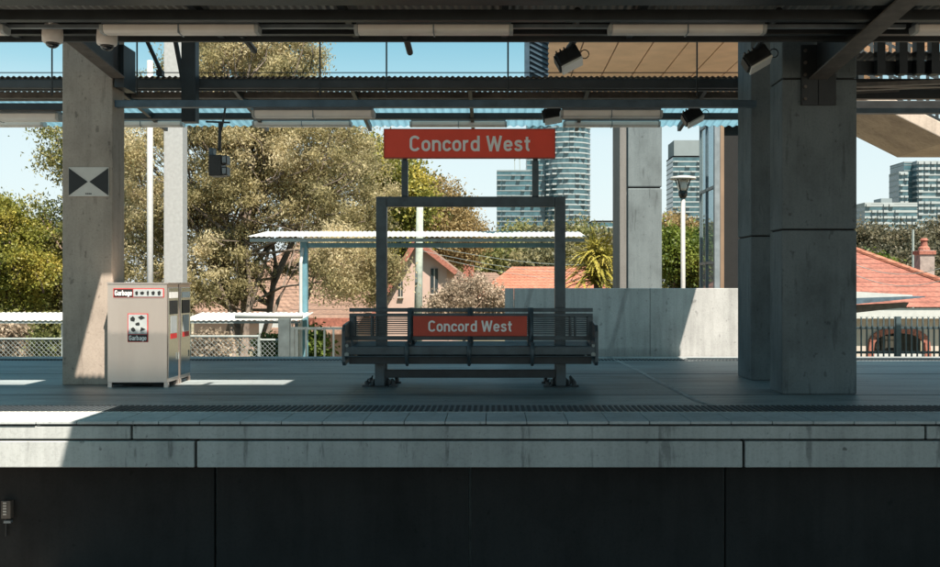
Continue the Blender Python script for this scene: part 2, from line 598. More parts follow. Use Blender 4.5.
# ================================================================== SETTING
# ground, track bed
structure(MB().box(-1500, 1500, -1500, 3000, -2.6, -1.8).build('ground', M['ground'], at=(0, 20, -1.8)))
structure(MB().box(-40, 40, -30, 9.9, -2.0, -1.45).build('track_bed', M['ballast'], at=(0, 4, -1.45)))

# platform
PX0, PX1 = -26.0, 22.0
structure(MB().box(PX0, PX1, 9.53, 16.66, -1.9, 0).build('platform', M['floor'], at=(0, 12, 0)))
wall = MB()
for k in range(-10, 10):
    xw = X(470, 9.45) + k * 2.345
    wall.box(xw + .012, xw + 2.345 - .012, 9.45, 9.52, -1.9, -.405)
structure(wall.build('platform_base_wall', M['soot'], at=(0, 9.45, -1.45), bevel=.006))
structure(MB().box(PX0, PX1, 9.0, 9.526, -.40, -.012).build('platform_edge_core', M['black'], at=(0, 9.2, -.4)))
cop = MB()
k = 0
x = X(445, 8.9) - .355 * 60
while x < 14:
    cop.box(x + .003, x + .352, 8.897 + random.uniform(-.003, .003), 9.526, -.022, .004)
    x += .355
structure(cop.build('platform_coping', M['coping'], at=(0, 9.2, 0), bevel=.005))


def segments(name, joints, y0, y1, z0, z1, gap):
    mb = MB()
    js = sorted(joints)
    for a, b in zip(js, js[1:]):
        mb.box(a + gap / 2, b - gap / 2, y0, y1, z0, z1)
    return structure(mb.build(name, M['beam'], at=(0, y0, z0), bevel=.008))


j1 = X(133, 8.95)
segments('upper_edge_beam', [j1 + 6.9 * q for q in range(-3, 4)], 8.912, 9.3, -.152, -.040, .02)
j2 = X(196, 8.92)
segments('lower_edge_beam', [j2 + 4.76 * q for q in range(-5, 5)], 8.905, 9.3, -.398, -.170, .025)

# tactile strips and painted lines on the platform
tf = MB()
x = -7.5
while x < 6.5:
    tf.box(x, x + .030, 9.60, 10.06, .0, .007)
    x += .057
structure(tf.build('tactile_strip', M['stripe'], at=(0, 9.8, 0)))
structure(MB().box(PX0, PX1, 9.545, 9.575, 0, .004).build('platform_line', M['line'], at=(0, 9.56, 0)))
tb = MB()
x = -9.5
while x < 8.5:
    tb.box(x, x + .028, 15.95, 16.22, .0, .007)
    x += .055
structure(tb.build('rear_tactile_strip', M['stripe'], at=(0, 16, 0)))
structure(MB().box(PX0, PX1, 16.30, 16.68, -.3, .012).build('rear_coping', M['deck'], at=(0, 16.5, 0), bevel=.006))

# curved pale joint repaired across the paving
pts = [(612, 358), (625, 364), (640, 371), (655, 379.5), (672, 388), (688, 396), (700, 401.5), (712, 405), (722, 407)]
pl = []
for px, py in pts:
    Y = EYE * F / (py - VY)
    pl.append(Vector((X(px, Y), Y, 0)))
mb = MB()
for i in range(len(pl) - 1):
    d = (pl[i + 1] - pl[i]).normalized()
    s = Vector((-d.y, d.x, 0)) * (.035 if i % 2 else .028)
    a, b = pl[i], pl[i + 1]
    vs = [a - s, a + s, b + s, b - s]
    mb.add([(p.x, p.y, .004) for p in vs], [(0, 1, 2, 3)])
structure(mb.build('paving_seam', M['seal'], at=(0, 13, 0)))
# dark expansion joints across the paving
mb = MB()
for yy in (11.05, 13.6):
    mb.box(PX0, PX1, yy, yy + .012, 0, .003)
structure(mb.build('paving_joints', M['stripe'], at=(0, 12, 0)))

# ================================================================== COLUMNS AND ADDED SHADE DECK


def column(label, mat, x0, x1, y0, y1, ztop, joints, bev=.018):
    mb = MB()
    zs = [0.0] + list(joints) + [ztop]
    for a, b in zip(zs, zs[1:]):
        mb.box(x0, x1, y0, y1, a + (.008 if a else 0), b - (.008 if b != ztop else 0))
    t = thing('concrete_column', label, 'column', ((x0 + x1) / 2, (y0 + y1) / 2, 0))
    mb.build('shaft', mat, t, bevel=bev)
    MB().box(x0 + .025, x1 - .025, y0 + .025, y1 - .025, .02, ztop - .02).build('recessed_joint', M['black'], t)
    return t


lx0, lx1 = X(62, 12.1), X(112.5, 12.1)
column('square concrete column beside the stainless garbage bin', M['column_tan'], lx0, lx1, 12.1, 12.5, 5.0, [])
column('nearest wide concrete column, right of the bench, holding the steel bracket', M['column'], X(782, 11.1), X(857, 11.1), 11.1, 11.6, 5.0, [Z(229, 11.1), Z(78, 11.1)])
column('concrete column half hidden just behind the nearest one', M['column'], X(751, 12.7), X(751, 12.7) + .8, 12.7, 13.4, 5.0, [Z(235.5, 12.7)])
t = thing('bridge_pier', 'tall concrete pier standing behind the pale parapet wall', 'pier', (X(645, 19), 19.8, -1.8))
mb = MB()
for a, b in ((-1.8, Z(187, 19) - .012), (Z(187, 19) + .012, 4.62)):
    mb.box(X(628, 19), X(662, 19), 19, 20.6, a, b)
mb.build('shaft', M['column'], t, bevel=.02)
MB().box(X(628, 19) + .03, X(662, 19) - .03, 19.03, 20.57, -1.7, 4.5).build('recessed_joint', M['black'], t)
MB().box(X(617.5, 19.4), X(628, 19) + .02, 19.06, 20.2, -1.8, 4.6).build('pilaster', M['pil'], t, bevel=.01)

# unseen deck added above the columns to throw shade on the platform
t = thing('shade_deck', 'unseen concrete deck added above the platform columns to cast shade', 'deck', (0, 11, 5))
MB().box(-7.6, 10, 10.25, 13.2, 5.0, 5.4).build('slab', M['deck'], t)
MB().box(-4.02, -3.68, 9.3, 10.245, 5.0, 5.4).build('shade_beam', M['deck'], t)  # added out of view to shade part of the column by the bin
MB().box(-7.6, 10, -12, 2.5, 5.0, 5.4).build('shade_slab', M['deck'], t)  # added out of view to block sky and bounce light from the track side
MB().prism([(-2.27, 2.503), (10, 2.503), (10, 10.24), (-1.1, 10.24), (-1.1, 7.9), (-2.27, 7.9)], 'z', 5.0, 5.4).build('shade_slab', M['deck'], t)  # unseen slab, outline shaped to set where sun reaches the platform

# ================================================================== NEAR CANOPY
ca = thing('platform_canopy', 'near canopy of dark purlins running along the very top of the picture', 'canopy', (0, 9.3, 3.6))
CX0, CX1 = -8.0, 9.0
MB().corrugated(CX0, CX1, (8.27, 3.79), (10.30, 3.713)).build('roof_sheet', M['roof'], ca, recalc=False)
MB().box(CX0, CX1, 8.60, 8.86, 3.60, 3.765).build('purlin', M['steel'], ca, bevel=.006)
MB().box(CX0, CX1, 9.20, 9.30, 3.566, 3.660).build('purlin', M['steel'], ca, bevel=.006)
MB().box(CX0, CX1, 9.865, 9.95, 3.60, 3.715).build('purlin', M['steel'], ca, bevel=.006)
MB().box(CX0, CX1, 10.19, 10.235, 3.606, 3.695).build('rear_fascia', M['fascia'], ca, bevel=.006)
MB().box(CX0, CX1, 8.20, 8.26, 3.66, 3.80).build('front_fascia', M['fascia'], ca)
for a, b in ((8, 102), (260, 355), (513, 608), (765, 905)):
    MB().box(X(a, 9.6), X(b, 9.6), 9.57, 9.62, Z(28, 9.6), Z(24.5, 9.6)).build('conduit', M['housing'], ca)
# bracket arms that reach back from the canopy
for (a, b) in (((241, 33), (254.5, 50)), ((405, 33), (410, 52))):
    MB().tube([(X(a[0], 10.1), 10.1, Z(a[1], 10.1)), (X(b[0], 10.62), 10.62, Z(b[1], 10.62))], .033, 8).build('bracket_arm', M['steel'], ca)
for px in (-20, 200, 345, 505, 640, 900):
    MB().bar((X(px, 9.4), 8.62, 3.70), (X(px, 9.4), 10.18, 3.665), .06, .07).build('rafter', M['steel'], ca)

# ceiling battens


def batten(label, x0, x1, y, z0, z1, group, housing=True):
    t = thing('fluorescent_light', label, 'light fitting', ((x0 + x1) / 2, y, z1), group)
    h = z1 - z0
    zb = z0 + h * .62
    e = .06
    MB().box(x0 + .02, x1 - .02, y - .075, y + .075, zb, z1).build('housing', M['housing'], t, bevel=.006)
    d = MB()
    pr = [(y - .085, zb + .005), (y - .078, z0 + .02), (y - .05, z0), (y + .05, z0), (y + .078, z0 + .02), (y + .085, zb + .005)]
    d.prism(pr, 'x', x0 + .035, x1 - .035)
    d.build('diffuser', M['diffuser'], t, bevel=.01)
    for xa in (x0, x1 - .034):
        MB().prism([(a * .98 + y * .02, b) for a, b in pr], 'x', xa, xa + .034).build('end_cap', M['white_metal'], t, bevel=.006)
    xm = (x0 + x1) / 2
    MB().box(xm - .006, xm + .006, y - .088, y + .088, z0 - .003, zb + .01).build('joint_clip', M['housing'], t)
    return t


zA0, zA1 = Z(34, 9.55), Z(21.5, 9.55)
g1 = 'battens under the near canopy'
batten('light batten cut by the left picture edge, topmost row', X(-151, 9.55), X(7, 9.55), 9.55, zA0, zA1, g1)
batten('long light batten under the top canopy, above the bin', X(102, 9.55), X(260, 9.55), 9.55, zA0, zA1, g1)
batten('long light batten under the top canopy, above the left half of the red sign', X(355, 9.55), X(513, 9.55), 9.55, zA0, zA1, g1)
batten('long light batten under the top canopy, above the tan soffit', X(608, 9.55), X(765, 9.55), 9.55, zA0, zA1, g1)
batten('light batten cut by the right picture edge, topmost row', X(912, 9.55), X(1070, 9.55), 9.55, zA0, zA1, g1)

# ================================================================== REAR CANOPY
cb = thing('platform_canopy', 'rear canopy with wavy corrugated front edge and clear back sheets', 'canopy', (0, 14.5, 3.7))
BX0, BX1 = -10.0, 3.95
MB().corrugated(BX0, BX1, (13.50, 3.925), (14.22, 3.86)).build('roof_sheet', M['roof'], cb, recalc=False)
MB().corrugated(BX0, BX1, (14.20, 3.845), (15.75, 3.62), .12, .014).build('clear_sheet', M['clear_roof'], cb, recalc=False)
MB().box(BX0, BX1, 13.555, 13.60, Z(90, 13.55), 3.905).build('front_fascia', M['fascia'], cb, bevel=.006)
MB().box(BX0, BX1, 13.47, 13.555, Z(88, 13.5), Z(79, 13.5)).build('gutter', M['fascia'], cb, bevel=.02)
MB().box(BX0, BX1, 14.02, 14.10, Z(97, 14), Z(91, 14)).build('purlin', M['steel_brown'], cb)
MB().box(BX0, BX1, 14.28, 14.36, Z(100, 14.3), Z(96, 14.3) ).build('purlin', M['steel_brown'], cb)
MB().box(BX0, BX1, 14.88, 14.98, Z(118.5, 14.9), Z(112.5, 14.9)).build('purlin', M['steel'], cb)
for px, ytop in ((52, 5), (137, 5), (320, 5), (386.5, 5), (508, 5), (697, 5)):
    MB().tube([(X(px, 13.15), 13.15, 5.0), (X(px, 13.3), 13.3, Z(95, 13.3))], .011, 6).build('hanger_rod', M['steel'], cb)
for px in (118, 234, 352, 470, 588, 706):
    MB().bar((X(px, 13.6), 13.6, 3.80), (X(px, 13.6), 15.6, 3.56), .05, .09).build('rafter', M['steel'], cb)
MB().tube([(BX0, 13.5, Z(72, 13.5)), (BX1, 13.5, Z(72, 13.5))], .007, 5).build('bird_wire', M['steel'], cb)

g2 = 'battens under the cable beam'
zB0, zB1 = Z(117.5, 12.4), Z(107, 12.4)
batten('upper batten left of the concrete column, under the cable beam', X(-60, 12.4), X(61, 12.4), 12.4, Z(121, 12.4), Z(110, 12.4), g2)
batten('upper of two stacked battens between speaker pole and red sign', X(253, 12.4), X(375, 12.4), 12.4, zB0, zB1, g2)
batten('upper of two stacked battens beside the pier top', X(560, 12.4), X(662, 12.4), 12.4, zB0, zB1, g2)
g3 = 'battens under the rear canopy'
zC0, zC1 = Z(126.5, 15.2), Z(118.8, 15.2)
batten('lower batten at the left picture edge', X(-52, 15.2), X(45, 15.2), 15.2, zC0, zC1, g3)
batten('lower batten just right of the left concrete column', X(100, 15.2), X(184, 15.2), 15.2, zC0, zC1, g3)
batten('lower of two stacked battens between speaker pole and red sign', X(253, 15.2), X(352, 15.2), 15.2, zC0, zC1, g3)
batten('batten directly behind the top edge of the red sign', X(410, 15.2), X(507, 15.2), 15.2, zC0, zC1, g3)
batten('lower of two stacked battens beside the pier top', X(563, 15.2), X(660, 15.2), 15.2, zC0, zC1, g3)

# ================================================================== STEELWORK
# cable beam between the columns
t = thing('cable_beam', 'blue grey steel beam spanning between the concrete columns', 'beam', (-.5, 12.2, 3.3))
MB().box(lx1 + .0, X(769, 11.62), 12.16, 12.26, Z(107, 12.2), Z(100, 12.2)).build('box_section', M['steel_blue'], t, bevel=.006)
mb = MB()
MB().box(X(770, 12.3), 9, 12.16, 12.26, Z(113, 12.2), Z(108, 12.2)).build('side_section', M['steel_blue'], t)
mb = MB()
MB().box(-9, lx0, 12.16, 12.26, Z(110, 12.2), Z(103, 12.2)).build('side_section', M['steel'], t, bevel=.006)


def girder(label, xc, ya, yb, za, zb, top, wflange, plate=None):
    t = thing('steel_girder', label, 'girder', (xc, ya, za))
    w = wflange / 2
    MB().prism([(ya, za), (yb, zb), (yb, zb + .018), (ya, za + .018)], 'x', xc - w, xc + w).build('bottom_flange', M['steel_brown'], t)
    MB().prism([(ya, za + .019), (yb, zb + .019), (yb, top), (ya, top)], 'x', xc - .012, xc + .012).build('web', M['steel'], t)
    MB().prism([(ya, top + .001), (yb, top + .001), (yb, top + .02), (ya, top + .02)], 'x', xc - w, xc + w).build('top_flange', M['steel'], t)
    return t


gl = girder('brown steel girder raking up from the left column toward the track', -4.44, 12.09, 8.4, 3.62, 3.98, 4.05, .16)
MB().box(-4.49, -4.38, 12.10, 12.5, 3.52, 4.02).build('bracket', M['steel'], gl)
gr = girder('dark steel girder raking up from the bracket plate on the nearest column', X(820, 11), 11.06, 8.4, 3.40, 3.60, 3.86, .20)
MB().box(X(800.5, 11.1), X(817, 11.1), 11.06, 11.098, Z(105, 11.1), Z(45, 11.1)).build('bracket_plate', M['steel'], gr, bevel=.004)
MB().box(X(817.5, 11.1), X(835, 11.1), 11.06, 11.098, Z(105, 11.1), Z(74, 11.1)).build('bracket_plate', M['steel'], gr, bevel=.004)
bo = MB()
for py in (51, 63, 75, 87, 99):
    bo.tube([(X(804, 11.1), 11.04, Z(py, 11.1)), (X(804, 11.1), 11.065, Z(py, 11.1))], .018, 8)
bo.build('bolt', M['steel_brown'], gr)

# hanging steel post and braces
t = thing('hanger_post', 'dark steel post hanging between the left column and the speaker', 'post', (X(190, 13.2), 13.2, 5))
MB().box(X(183, 13.2), X(197, 13.2), 13.12, 13.3, Z(122, 13.2), 5.0).build('post', M['steel'], t, bevel=.008)
MB().bar((X(175, 13.15), 13.15, Z(38, 13.15)), (X(186, 13.15), 13.15, Z(96, 13.15)), .05, .05).build('brace', M['steel'], t)
MB().bar((X(146, 13.4), 13.4, Z(38, 13.4)), (X(161, 13.4), 13.4, Z(71, 13.4)), .045, .045).build('brace', M['steel'], t)
MB().box(X(157, 13.4), X(163, 13.4), 13.36, 13.46, Z(75, 13.4), Z(70, 13.4)).build('brace_foot', M['steel'], t)

# hanging speaker
t = thing('hanging_speaker', 'black speaker cluster hanging on a pole from the cable beam', 'speaker', (X(219, 12.3), 12.3, Z(107, 12.3)))
MB().tube([(X(220, 12.3), 12.3, Z(121, 12.3)), (X(219.5, 12.3), 12.3, Z(150, 12.3))], .020, 8).build('drop_pole', M['steel'], t)
MB().tube([(X(225.5, 12.3), 12.3, Z(106, 12.3)), (X(223, 12.3), 12.3, Z(121, 12.3)), (X(221, 12.3), 12.3, Z(130, 12.3))], .013, 8).build('hook_rod', M['steel'], t)
MB().tube([(X(206, 12.3), 12.3, Z(121, 12.3)), (X(230, 12.3), 12.3, Z(122, 12.3))], .012, 6).build('cross_rod', M['steel'], t)
MB().box(X(210.5, 12.3), X(223.5, 12.3), 12.2, 12.42, Z(176, 12.3), Z(155, 12.3)).build('cabinet', M['black_plastic'], t, bevel=.012)
MB().box(X(210.5, 12.3), X(215, 12.3), 12.22, 12.36, Z(155, 12.3), Z(148, 12.3)).build('side_horn', M['steel_blue'], t, bevel=.006)
for a, b in ((155.5, 164.5), (167, 175.5)):
    s = MB().box(X(223.8, 12.3), X(229, 12.3), 12.2, 12.36, Z(b, 12.3), Z(a, 12.3)).build('horn', M['black_plastic'], t, bevel=.008)
    MB().box(X(224.6, 12.3), X(228.2, 12.3), 12.186, 12.2, Z(b - 1.5, 12.3), Z(a + 1.5, 12.3)).build('grille', M['housing'], s)

# CCTV domes


def cctv(label, px, py, Y=9.77):
    c = (X(px, Y), Y, Z(py, Y))
    t = thing('dome_camera', label, 'camera', (c[0], c[1], c[2] + .1), 'dome cameras by the left column')
    MB().lathe([(.03, .12), (.07, .115), (.092, .08), (.097, .01), (.094, -.045), (.082, -.06), (.04, -.062)], (c[0], c[1], c[2]), 24).build('housing', M['cctv'], t, smooth=True)
    pr = [(.064 * math.cos(a), -.062 - .05 * math.sin(a)) for a in [R(x) for x in (0, 20, 40, 60, 75, 88)]]
    MB().lathe(pr, c, 20).build('dome', M['dome_glass'], t, smooth=True)
    MB().tube([(c[0], c[1], c[2] + .11), (c[0] + .02, c[1] - .12, c[2] + .12)], .02, 8).build('mount', M['cctv'], t)
    return t


cctv('white dome camera left of the concrete column head', 52.5, 36)
cctv('white dome camera right of the concrete column head', 107, 38.5, 9.79)

# floodlights


def flood(label, px, py, Y, roll, size, arm, yaw=0.0):
    c = Vector((X(px, Y), Y, Z(py, Y)))
    t = thing('floodlight', label, 'floodlight', c, 'black floodlights under the canopies')
    rot = Matrix.Rotation(R(yaw), 3, 'Z') @ Matrix.Rotation(R(roll), 3, 'Y') @ Matrix.Rotation(R(-14), 3, 'X')
    w, d, h = size
    MB().obox(c, size, rot).build('body', M['black_plastic'], t, bevel=.02)
    fin = MB()
    for i in range(5):
        fin.obox(c + rot @ Vector((-w * .36 + i * w * .18, 0, h * .5 + .012)), (w * .05, d * .8, .03), rot)
    fin.build('cooling_fin', M['black_plastic'], t)
    MB().obox(c + rot @ Vector((0, -.0, -h * .5 - .010)), (w * .96, d * .96, .022), rot).build('lens', M['lens'], t, bevel=.005)
    MB().obox(c + rot @ Vector((-w * .5 - .008, 0, 0)), (.014, d * .8, h * .8), rot).build('side_plate', M['steel'], t)
    if arm:
        MB().tube([arm[0], arm[1], c + rot @ Vector((w * .05, 0, h * .5))], [.034, .034, .03], 10).build('arm', M['steel'], t)
    e = c + rot @ Vector((w * .5, -d * .3, -h * .2))
    ring = [e + Vector((.045 + .045 * math.cos(a), 0, .045 * math.sin(a) - .01)) for a in [k * math.pi / 6 for k in range(13)]]
    MB().tube(ring, .006, 5, False).build('cable_loop', M['black_plastic'], t)
    return t


flood('black floodlight hanging left end of the tan soffit', 568.5, 58, 10.8, -27, (.25, .2, .16),
      ((X(577.5, 9.25), 9.25, 3.66), (X(574, 10.6), 10.62, Z(40, 10.6))))
flood('black floodlight in front of the half hidden concrete column', 756.5, 58, 10.8, -30, (.26, .2, .15),
      ((X(779, 9.25), 9.25, 3.66), (X(762, 10.6), 10.62, Z(40, 10.6))))
flood('small black floodlight just above the right end of the red sign', 552.5, 114.5, 14.1, -10, (.25, .2, .15),
      ((X(556, 14.1), 14.1, Z(100, 14.1)), (X(556, 14.1), 14.1, Z(108, 14.1))))
flood('small black floodlight above the lamp post', 692.5, 115.5, 14.1, -28, (.25, .2, .17),
      ((X(700, 14.1), 14.1, Z(100, 14.1)), (X(697, 14.1), 14.1, Z(108, 14.1))))

# ================================================================== BENCH AND STATION SIGN
BY = 12.07
BC = X(470.5, BY)
t = thing('station_sign', 'dark steel frame rising behind the bench with red name board on top', 'sign', (BC, 12.12, 0))
fx0, fx1 = X(376, BY), X(565.5, BY)
fw = .125
zt = Z(196, BY)
MB().box(fx0, fx0 + fw, 12.06, 12.18, .0, zt).build('post', M['bench'], t, bevel=.008)
MB().box(fx1 - fw, fx1, 12.06, 12.18, .0, zt).build('post', M['bench'], t, bevel=.008)
MB().box(fx0 + fw + .002, fx1 - fw - .002, 12.06, 12.18, Z(206, BY), zt).build('top_rail', M['bench'], t, bevel=.008)
for px in (404.5, 535.5):
    xx = X(px, BY)
    s = MB().box(xx - .038, xx + .038, 12.085, 12.155, zt + .002, Z(160, BY)).build('upright', M['bench'], t, bevel=.006)
    MB().tube([(xx, 12.12, Z(160, BY)), (xx, 12.12, Z(154, BY))], .03, 10).build('collar', M['bench_dark'], s)
MB().box(X(384, BY), X(555, BY), 12.085, 12.15, Z(157, BY), Z(128.5, BY)).build('board', M['red'], t, bevel=.006)
board = [o for o in t.children if o.name.startswith('board')][0]
lettering('lettering', 'Concord West', M['letter'], board, X(409.5, BY), X(530.5, BY), Z(150.5, BY), Z(135, BY), 12.083)
mb = MB()
for a, b, c, d in ((384, 555, 128.0, 128.9), (384, 555, 156.6, 157.5), (383.6, 384.5, 128, 157.5), (554.5, 555.4, 128, 157.5)):
    mb.box(X(a, BY), X(b, BY), 12.078, 12.157, Z(d, BY), Z(c, BY))
mb.build('edge_trim', M['red_dark'], board)
# feet
for xx in (fx0 + fw / 2, fx1 - fw / 2):
    f = MB().box(xx - .13, xx + .13, 11.99, 12.25, .0, .014).build('base_plate', M['bench_dark'], t, bevel=.003)
    for dx in (-.095, .095):
        for dy in (12.03, 12.21):
            MB().tube([(xx + dx, dy, .014), (xx + dx, dy, .06)], .016, 6).build('bolt', M['bench'], f)
    for sx in (-1, 1):
        MB().prism([(xx + sx * .065, .014), (xx + sx * .125, .014), (xx + sx * .115, .04), (xx + sx * .065, .10)], 'y', 12.10, 12.14).build('gusset', M['bench_dark'], f)

t = thing('bench', 'long dark blue double sided platform bench with wire back and name panel', 'bench', (BC, 12.1, 0))
bx0, bx1 = X(349, 12.0), X(593, 12.0)


def seat(sgn):
    yc = 12.12
    s = MB()
    for i in range(5):
        y = yc + sgn * (.12 + .085 * i)
        s.box(bx0 + .02, bx1 - .02, y - .034, y + .034, .455 - .006 * (4 - i), .485 - .006 * (4 - i))
    y = yc + sgn * .535
    s.box(bx0 + .02, bx1 - .02, y - .020, y + .020, .395, .49)
    s.box(bx0 + .02, bx1 - .02, y - .035, y - .0, .37, .385)
    s.build('seat', M['bench'], t, bevel=.008)
    u = MB()
    u.box(bx0 + .1, bx1 - .1, yc + sgn * .08, yc + sgn * .14, .30, .40)
    u.box(bx0 + .05, bx1 - .05, yc + sgn * .42, yc + sgn * .47, .285, .365)
    u.build('seat_rail', M['bench_dark'], t, bevel=.004)
    # wire back
    yb = yc + sgn * .085
    b = MB()
    zt_, zb_ = Z(307.5, yb), Z(338, yb)
    b.box(bx0, bx1, yb - .022, yb + .022, zt_ - .045, zt_)
    b.box(bx0, bx1, yb - .02, yb + .02, zt_ - .10, zt_ - .065)
    b.box(bx0, bx1, yb - .02, yb + .02, zb_ - .02, zb_ + .03)
    for xx in (bx0 + .03, bx1 - .03, bx0 + .26, bx1 - .26):
        w = .03 if abs(xx - bx0) < .1 or abs(xx - bx1) < .1 else .010
        b.box(xx - w, xx + w, yb - .018, yb + .018, zb_ + .031, zt_ - .101)
        if w < .02: b.box(xx + .05, xx + .065, yb - .018, yb + .018, zb_ + .031, zt_ - .101)
    b.build('backrest', M['bench'], t, bevel=.004)
    wv = MB()
    z = zb_ + .055
    while z < zt_ - .11:
        wv.tube([(bx0 + .05, yb, z), (bx1 - .05, yb, z)], .0068, 5)
        z += .0245
    wv.build('back_wires', M['bench'], t)
    for px in (410, 470, 531):
        xx = X(px, 12.0)
        pts = [(xx, yb + sgn * .045, zt_ + .004), (xx, yb + sgn * .055, .62), (xx, yb + sgn * .09, .52), (xx, yc + sgn * .30, .495),
               (xx, yc + sgn * .54, .51), (xx, yc + sgn * .575, .49), (xx, yc + sgn * .58, .40), (xx, yc + sgn * .53, .30), (xx, yc + sgn * .50, .275)]
        MB().tube(pts, [.030, .030, .030, .028, .028, .028, .027, .024, .016], 8).build('bracket', M['bench'], t, smooth=True)
    for xx in (bx0 - .018, bx1 - .018):
        a = MB().prism([(yc + sgn * .09, .30), (yc + sgn * .5, .27), (yc + sgn * .56, .31), (yc + sgn * .56, .66), (yc + sgn * .52, .73), (yc + sgn * .09, .76)], 'x', xx, xx + .036).build('end_panel', M['bench'], t, bevel=.006)
        if sgn < 0:
            for z in (.50, .40):
                MB().tube([(xx + (.055 if xx < BC else -.02), yc - .563, z), (xx + (.055 if xx < BC else -.02), yc - .548, z)], .020 if z > .45 else .028, 6).build('end_fixing', M['wire'], a)


seat(-1)
seat(1)
for xx in (fx0 + fw / 2, fx1 - fw / 2):
    for yy, w in ((11.93, .055), (12.34, .04)):
        MB().box(xx - w, xx + w, yy - .045, yy + .045, .012, .45).build('leg', M['bench'], t, bevel=.006)
        MB().box(xx - .10, xx + .10, yy - .08 if yy < 12 else yy - .06, yy + .06 if yy < 12 else yy + .09, .0, .011).build('foot_plate', M['bench_dark'], t)
        b = MB()
        for sx in (-1, 1):
            b.tube([(xx + sx * .155, yy + .02, 0), (xx + sx * .155, yy + .02, .05), (xx + sx * .135, yy + .02, .09)], [.03, .025, .012], 6)
            b.box(xx + sx * .155 - .05, xx + sx * .155 + .05, yy - .02, yy + .06, 0, .018)
        b.build('floor_fixing', M['bench_dark'], t)
MB().box(fx0 + fw, fx1 - fw, 11.90, 11.96, Z(377, 11.95), Z(369, 11.95)).build('foot_rail', M['bench_dark'], t, bevel=.006)
npn = MB().box(X(413.5, 11.98), X(527, 11.98), 11.935, 11.952, Z(335.5, 11.97), Z(315.5, 11.97)).build('name_panel', M['red_dark'], t, bevel=.003)
lettering('lettering', 'Concord West', M['letter'], npn, X(428.5, 11.96), X(512, 11.96), Z(331, 11.96), Z(320, 11.96), 11.933)

# ================================================================== GARBAGE BIN
b0, b1 = X(107.5, 11.84), X(168, 11.84)
zb1 = Z(282, 11.84)
t = thing('garbage_bin', 'brushed stainless double garbage bin beside the left concrete column', 'bin', ((b0 + b1) / 2, 12.25, 0))
for ya, yb in ((11.84, 12.26), (12.30, 12.74)):
    bd = MB().box(b0, b1 - .012, ya, yb, .055, zb1 - .018).build('cabinet', M['stainless'], t, bevel=.004)
    MB().box(b0 - .008, b1 + .006, ya - .008, yb + .008, zb1 - .017, zb1).build('lid', M['stainless'], bd, bevel=.003)
    dr = MB().box(b1 - .010, b1, ya + .03, yb - .03, .10, zb1 - .06).build('door', M['polished'], t, bevel=.002)
    MB().box(b1 + .001, b1 + .006, ya + .07, yb - .07, .84, 1.0).build('chute', M['sign_black'], dr)
    MB().box(b1 + .001, b1 + .004, ya + .10, yb - .10, .62, .82).build('door_notice', M['sign_pale'], dr)
    MB().box(b1 + .001, b1 + .004, ya + .10, yb - .10, .555, .615).build('door_notice', M['sign_red'], dr)
    MB().box(b1 + .001, b1 + .004, ya + .06, yb - .06, 1.03, 1.10).build('door_notice', M['letter'], dr)
    MB().tube([(b1 + .012, yb - .06, .30), (b1 + .012, yb - .06, .38)], .008, 6).build('handle', M['wire'], dr)
    for xx in (b0, b1 - .05):
        for yy in (ya, yb - .05):
            MB().box(xx + .002, xx + .048, yy + .002, yy + .048, 0, .055).build('leg', M['stainless'], t)
    MB().box(b0 + .02, b1 - .03, ya + .03, yb - .03, .03, .054).build('floor_pan', M['black'], t)
yf = 11.836


def rect(px0, px1, py0, py1, y, d=.003):
    return MB().box(X(px0, 11.84), X(px1, 11.84), y - d, y, Z(py1, 11.84), Z(py0, 11.84))


n1 = rect(113.5, 164, 287.8, 297.0, yf).build('top_notice', M['sign_red'], t)
rect(114.3, 133, 288.6, 296.2, yf - .0035).build('notice_field', M['sign_black'], n1)
rect(133.6, 163.2, 288.6, 296.2, yf - .0035).build('notice_field', M['sign_pale'], n1)
lettering('lettering', 'Garbage', M['letter'], n1, X(115.2, 11.84), X(132.2, 11.84), Z(295, 11.84), Z(289.8, 11.84), yf - .007, .002, .17)
ic = MB()
for cx, w, h in ((137, 3, 4), (142.5, 4.2, 3.2), (148.2, 2.2, 5), (153.5, 3.6, 4), (159.5, 3.4, 4.6)):
    xa, xb = X(cx - w / 2, 11.84), X(cx + w / 2, 11.84)
    za, zz = Z(292.4 + h / 2, 11.84), Z(292.4 - h / 2, 11.84)
    ic.prism([(xa + (xb - xa) * .2, za), (xb - (xb - xa) * .2, za), (xb, zz - (zz - za) * .35), (xa + (xb - xa) * .6, zz), (xa, zz - (zz - za) * .3)], 'y', yf - .009, yf - .007)
ic.build('pictogram', M['sign_black'], n1)
n2 = rect(127.8, 148.2, 313.0, 341.6, yf).build('front_notice', M['sign_red'], t)
rect(128.6, 147.4, 313.8, 333.6, yf - .0035).build('notice_field', M['sign_pale'], n2)
rect(128.6, 147.4, 334.2, 340.8, yf - .0035).build('notice_field', M['sign_black'], n2)
lettering('lettering', 'Garbage', M['letter'], n2, X(129.4, 11.84), X(146.8, 11.84), Z(339.8, 11.84), Z(335.0, 11.84), yf - .007, .002, .17)
ic = MB()
for cx, cy, r, kk in ((133, 318.5, 3.0, 5), (141.5, 317.0, 3.2, 4), (138, 323.5, 2.2, 7), (133.5, 329, 2.6, 6), (142.5, 328.5, 3.2, 3)):
    for q in range(2):
        poly = []
        for i in range(kk):
            a = 2 * math.pi * i / kk + cx + q
            rr = r * (1 - .45 * q) * (1 + .2 * math.sin(i * 2.3 + cx))
            poly.append((X(cx + q * 1.0 + rr * math.cos(a), 11.84), Z(cy + q * .9 + rr * .8 * math.sin(a), 11.84)))
        if q == 0: ic.prism(poly, 'y', yf - .009, yf - .007)
ic.build('pictogram', M['sign_black'], n2)

